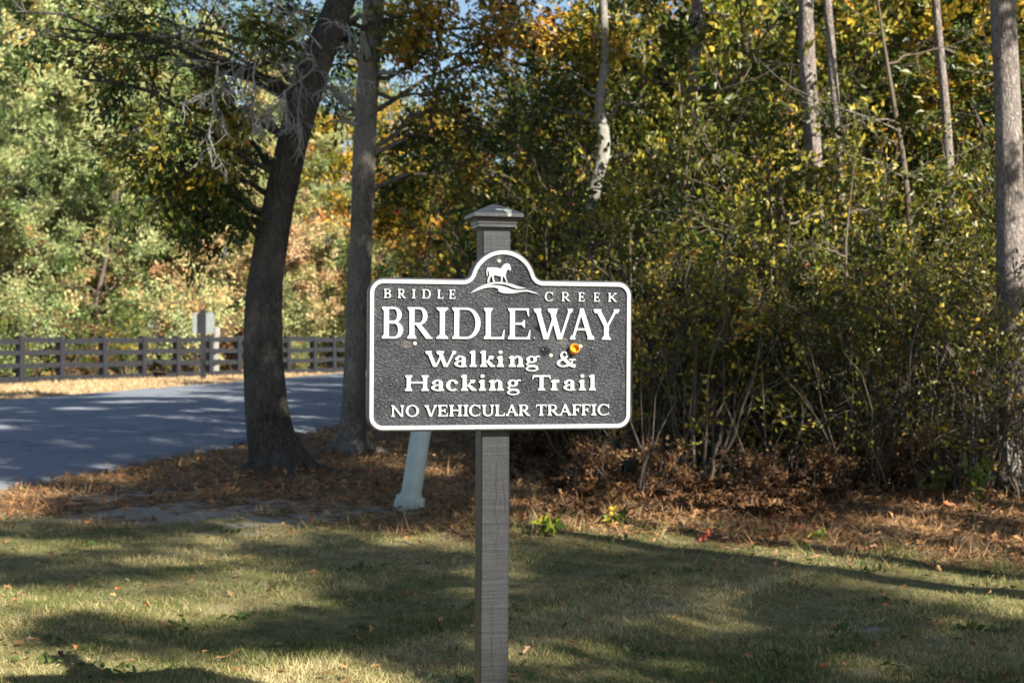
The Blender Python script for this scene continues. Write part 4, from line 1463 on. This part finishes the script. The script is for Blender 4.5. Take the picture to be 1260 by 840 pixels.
            g.ribbon(spline([(w * .22, .30), (w * .10, .18), (w * .22, .10), (w * .70, .06), (w * .88, -.02)]), .11)
            g.ribbon(spline([(w * .68, .60), (w * .82, .67), (w, .66)]), [.10] * 17)
        elif ch == '&':
            g.arc(w * .40, .77, w * .22, .235, 0, 360, s * .62, .085, 24)
            g.arc(w * .34, .25, w * .34, .26, 40, 330, s * .85, .10, 26)
            g.ribbon(spline([(w * .25, .68), (w * .50, .38), (w * .75, .13), (w * .98, .05)]), s * .85)
            g.ribbon(spline([(w * .52, .04), (w * .72, .18), (w * .84, .42)]), .09)
            g.bar(w * .66, .42, w * 1.0, .42 + t)
            g.ribbon(spline([(w * .50, .62), (w * .36, .50), (w * .22, .42)]), .09)
    return g


def letter(ch, x0, x1, top, bot, stem, hair):
    """one raised letter between photograph columns x0..x1, baseline bot, cap line top"""
    H = sz_of(top) - sz_of(bot)
    X0, X1 = sx_of(x0), sx_of(x1)
    g = glyph(ch, (X1 - X0) / H, stem * .9 / PXM / H, hair * .88 / PXM / H)
    mb = MB()
    for q, pl in enumerate(g.p):
        extrude([(X0 + x_ * H, sz_of(bot) + y_ * H) for x_, y_ in pl], YF + .0002 + .00004 * (q % 9), FIELD + .001, mb)
    o = mb.build('letter', M['sign_white'], panel)
    return o


LINES = [
    # text, columns, cap line, baseline (left end, right end), stem and hairline widths in photograph pixels
    ('BRIDLE', [(472, 480.8), (489.1, 498.9), (506.2, 510.9), (519.1, 529.6), (537.7, 545.1), (552.2, 560)], 357.1, 368.3, 2.3, 1.15),
    ('CREEK', [(669.8, 680.2), (690.7, 701.1), (711.2, 718.8), (730.1, 737.5), (747.9, 758.4)], 358.3, 369.6, 2.3, 1.15),
    ('BRIDLEWAY', [(469.6, 495.9), (501, 532), (536.8, 551.2), (556.2, 591), (595, 620.8), (624.8, 652.5), (656.3, 704.5), (701, 731.2), (730.5, 761.1)], 378.8, 417.1, 7.0, 3.0),
    ('Walking&', [(523.3, 561.3), (559, 574.4), (577.5, 587), (590.8, 609.2), (611.4, 620.2), (626, 644.8), (646.8, 664), (684.9, 708.5)], 431.9, 451.2, 5.6, 2.3),
    ('HackingTrail', [(498.6, 527.6), (530.6, 546.5), (548.9, 564.4), (567.4, 586.7), (589, 598.5), (601.8, 620.1), (623.9, 641), (655, 677.9), (677.9, 688.3), (693.4, 708.2), (711.9, 721.3), (724, 734.2)], 461.3, 480.4, 5.6, 2.3),
    ('NOVEHICULARTRAFFIC', [(481.7, 497.5), (499.5, 515.9), (522.9, 537.7), (539.1, 551.5), (553.2, 568.8), (570.4, 576.6), (577.5, 591.7), (593.4, 607.9), (609.5, 621.5), (622.8, 637.7), (638.7, 652.9),
                            (659.5, 673), (674.1, 688.5), (688.5, 703.5), (704.5, 715), (715.9, 726.7), (727.8, 734.2), (735.5, 750.3)], 497.6, 511.6, 3.4, 1.6)]
for txt, cols, top, bot, st, ha in LINES:
    for ch, (x0, x1) in zip(txt, cols):
        letter(ch, x0, x1, top, bot, st, ha)

# emblem: a standing horse over two swooping hill lines
hz = lambda pts: [S(572 + x_ / 12.6, 315 + y_ / 12.6) for x_, y_ in pts]
HORSE = [(352, 186), (375, 177), (430, 177), (500, 184), (548, 190), (570, 160), (600, 122), (640, 110), (676, 116), (690, 140), (704, 178), (708, 205), (692, 226), (676, 212), (664, 196), (655, 216), (640, 232), (634, 260),
         (622, 300), (632, 345), (652, 392), (660, 404), (636, 404), (622, 362), (596, 318), (578, 318), (576, 360), (572, 402), (548, 402), (554, 355), (552, 316), (500, 308), (452, 296), (438, 316), (442, 350), (458, 392), (460, 408), (432, 408),
         (424, 372), (406, 310), (388, 330), (372, 372), (366, 416), (340, 416), (350, 345), (372, 300), (362, 256), (354, 220)]
w_ = MB()
extrude(hz(HORSE), YF + .0002, FIELD + .001, w_)
TAIL = [(372, 178), (344, 182), (330, 206), (326, 262), (336, 316), (346, 300), (342, 250), (346, 208), (362, 192)]
extrude(hz(TAIL), YF + .0003, FIELD + .001, w_)
w_.build('horse_emblem', M['sign_white'], panel)
w_ = MB()
up_ = spline([(82, 578), (180, 505), (300, 446), (420, 412), (560, 402), (700, 424), (820, 462), (938, 490)], 6)
lo_ = spline([(938, 494), (850, 503), (760, 492), (640, 446), (560, 434), (460, 430), (350, 442), (345, 446)], 6)
extrude(hz([tuple(q) for q in up_] + [tuple(q) for q in lo_] + [(250, 500), (160, 545)]), YF + .0002, FIELD + .001, w_)
a_ = spline([(345, 446), (460, 452), (540, 458), (640, 480), (740, 516), (860, 524), (960, 520), (1060, 548), (1136, 580)], 6)
e_ = spline([(1136, 584), (1040, 562), (960, 544), (860, 552), (760, 572), (660, 578), (560, 566), (506, 540)], 6)
f_ = spline([(520, 514), (470, 492), (400, 488), (300, 500), (200, 534), (82, 580), (160, 530), (250, 480)], 6)
extrude(hz([tuple(q) for q in a_] + [tuple(q) for q in e_] + [tuple(q) for q in f_]), YF + .00035, FIELD + .001, w_)
w_.build('hill_emblem', M['sign_white'], panel)


def disc(px, py, r_px, h_, mat, name, dome=.4):
    x_, z_ = S(px, py)
    r_ = r_px / PXM
    mb = MB()
    n = 16
    rows__ = [(r_, FIELD + .001), (r_, FIELD - h_), (r_ * .75, FIELD - h_ - dome * r_ * .5), (.0001, FIELD - h_ - dome * r_ * .6)]
    V = [(x_ + rr * math.cos(a), y_, z_ + rr * math.sin(a)) for rr, y_ in rows__ for a in np.arange(n) / n * 2 * math.pi]
    mb.add(V, [(l * n + q, l * n + (q + 1) % n, (l + 1) * n + (q + 1) % n, (l + 1) * n + q) for l in range(3) for q in range(n)])
    return mb.build(name, mat, panel, True)


for px, py, r_ in ((613.6, 321, 2.3), (510.5, 423, 2.3), (701, 427, 1.2), (714.5, 425.5, 2.4), (729, 428, 1.6), (678, 437, 2.3), (657, 416, 2.0), (668, 430, 1.3)):
    disc(px, py, r_, .002, M['screw'] if r_ > 2.2 else M['sign_edge'], 'screw' if r_ > 2.2 else 'dent_mark')

# post and cap
PW = .0445
PYF = .028          # front face of the post sits behind the plate
ztop = sz_of(262.5)
pcx = sx_of(613.2)
w_ = MB()
ch_ = .004
sec = [(-PW, ch_), (-PW + ch_, 0), (PW - ch_, 0), (PW, ch_), (PW, 2 * PW - ch_), (PW - ch_, 2 * PW), (-PW + ch_, 2 * PW), (-PW, 2 * PW - ch_)]
zs = np.linspace(-.05, ztop, 40)
V = []
for z_ in zs:
    for x_, y_ in sec:
        V.append((pcx + x_ + .0006 * math.sin(z_ * 9), PYF + y_ + .0006 * math.sin(z_ * 7 + 1), z_))
k = 8
w_.add(V, [(l * k + q, l * k + (q + 1) % k, (l + 1) * k + (q + 1) % k, (l + 1) * k + q) for l in range(39) for q in range(k)])
w_.build('post', M['post'], sroot)

m, nt, b = new_mat('cap_paint')
v = coords(nt)
n1 = noise(nt, v, 40, 5, .6)
n2 = noise(nt, v, 18, 4, .65)
c = mix_c(nt, n1, (.012, .013, .016), (.032, .034, .04))
c = mix_c(nt, ramp(nt, n2, [(.58, grey(0)), (.66, grey(.75))]), c, (.22, .26, .24))
nt.links.new(c, b.inputs['Base Color'])
b.inputs['Roughness'].default_value = .38
bp = nd(nt, 'Bump', None, Height=n1, Strength=.3, Distance=.004)
nt.links.new(bp.outputs[0], b.inputs['Normal'])
w_ = MB()


def square_rings(mb, prof, cx, cy):
    V = []
    for hw, z_ in prof:
        V += [(cx - hw, cy - hw, z_), (cx + hw, cy - hw, z_), (cx + hw, cy + hw, z_), (cx - hw, cy + hw, z_)]
    n = len(prof)
    mb.add(V, [(l * 4 + q, l * 4 + (q + 1) % 4, (l + 1) * 4 + (q + 1) % 4, (l + 1) * 4 + q) for l in range(n - 1) for q in range(4)] + [(0, 3, 2, 1)])


cy_ = PYF + PW
Zc = sz_of
square_rings(w_, [(.0475, Zc(281.8)), (.050, Zc(281.5)), (.0525, Zc(279.8)), (.0585, Zc(278.6)), (.0585, Zc(275.2)), (.0605, Zc(274.0)), (.0605, Zc(272.6)), (.0630, Zc(270.5)), (.0672, Zc(268.3)), (.0700, Zc(267.6)),
                  (.0755, Zc(267.0)), (.0768, Zc(266.2)), (.0768, Zc(262.6)), (.0755, Zc(261.8)), (.056, Zc(257.6)), (.030, Zc(252.9)), (.006, Zc(249.0)), (.0008, Zc(248.6))], pcx, cy_)
w_.build('post_cap', m, sroot)
tag(sroot, 'black bridleway sign with raised white lettering mounted on a square capped post', 'sign')

# orange hollow plug stuck on the plate above the ampersand
x_, z_ = S(706, 430.5)
rot = Matrix.Rotation(TH, 4, 'Z')
w_ = MB()
prof = [(.0010, -.003), (.0125, -.003), (.0150, 0), (.0160, .012), (.0154, .0170), (.0140, .0172), (.0128, .0150), (.0118, .003), (.0005, .0035)]
lathe(w_, prof, 24)
pl = w_.build('orange_plug', M['orange'], None, True)
loc = Vector((base[0], base[1], base[2])) + (Matrix.Rotation(TH, 4, 'Z') @ Matrix.Rotation(R(.35), 4, 'Y')) @ Vector((x_, FIELD - .003, z_))
pl.location = loc
pl.rotation_euler = (R(90 - 28), 0, TH)
tag(pl, 'small hollow orange plug stuck to the sign above the ampersand', 'plug')

# things that share a label are told apart by their order from left to right
by_label = {}
for o in bpy.data.objects:
    if o.parent is None and o.get('label'):
        by_label.setdefault(o['label'], []).append(o)
ORDER = {2: ['left one', 'right one'], 3: ['left one', 'middle one', 'right one'], 4: ['leftmost', 'second from left', 'third from left', 'rightmost']}
for lab, obs in by_label.items():
    if len(obs) in ORDER and 'whose shade' not in lab:
        obs.sort(key=lambda o: o.location.x / o.location.y)
        for o, w in zip(obs, ORDER[len(obs)]):
            if len((lab + ' ' + w).split()) <= 16:
                o['label'] = lab + ', ' + w
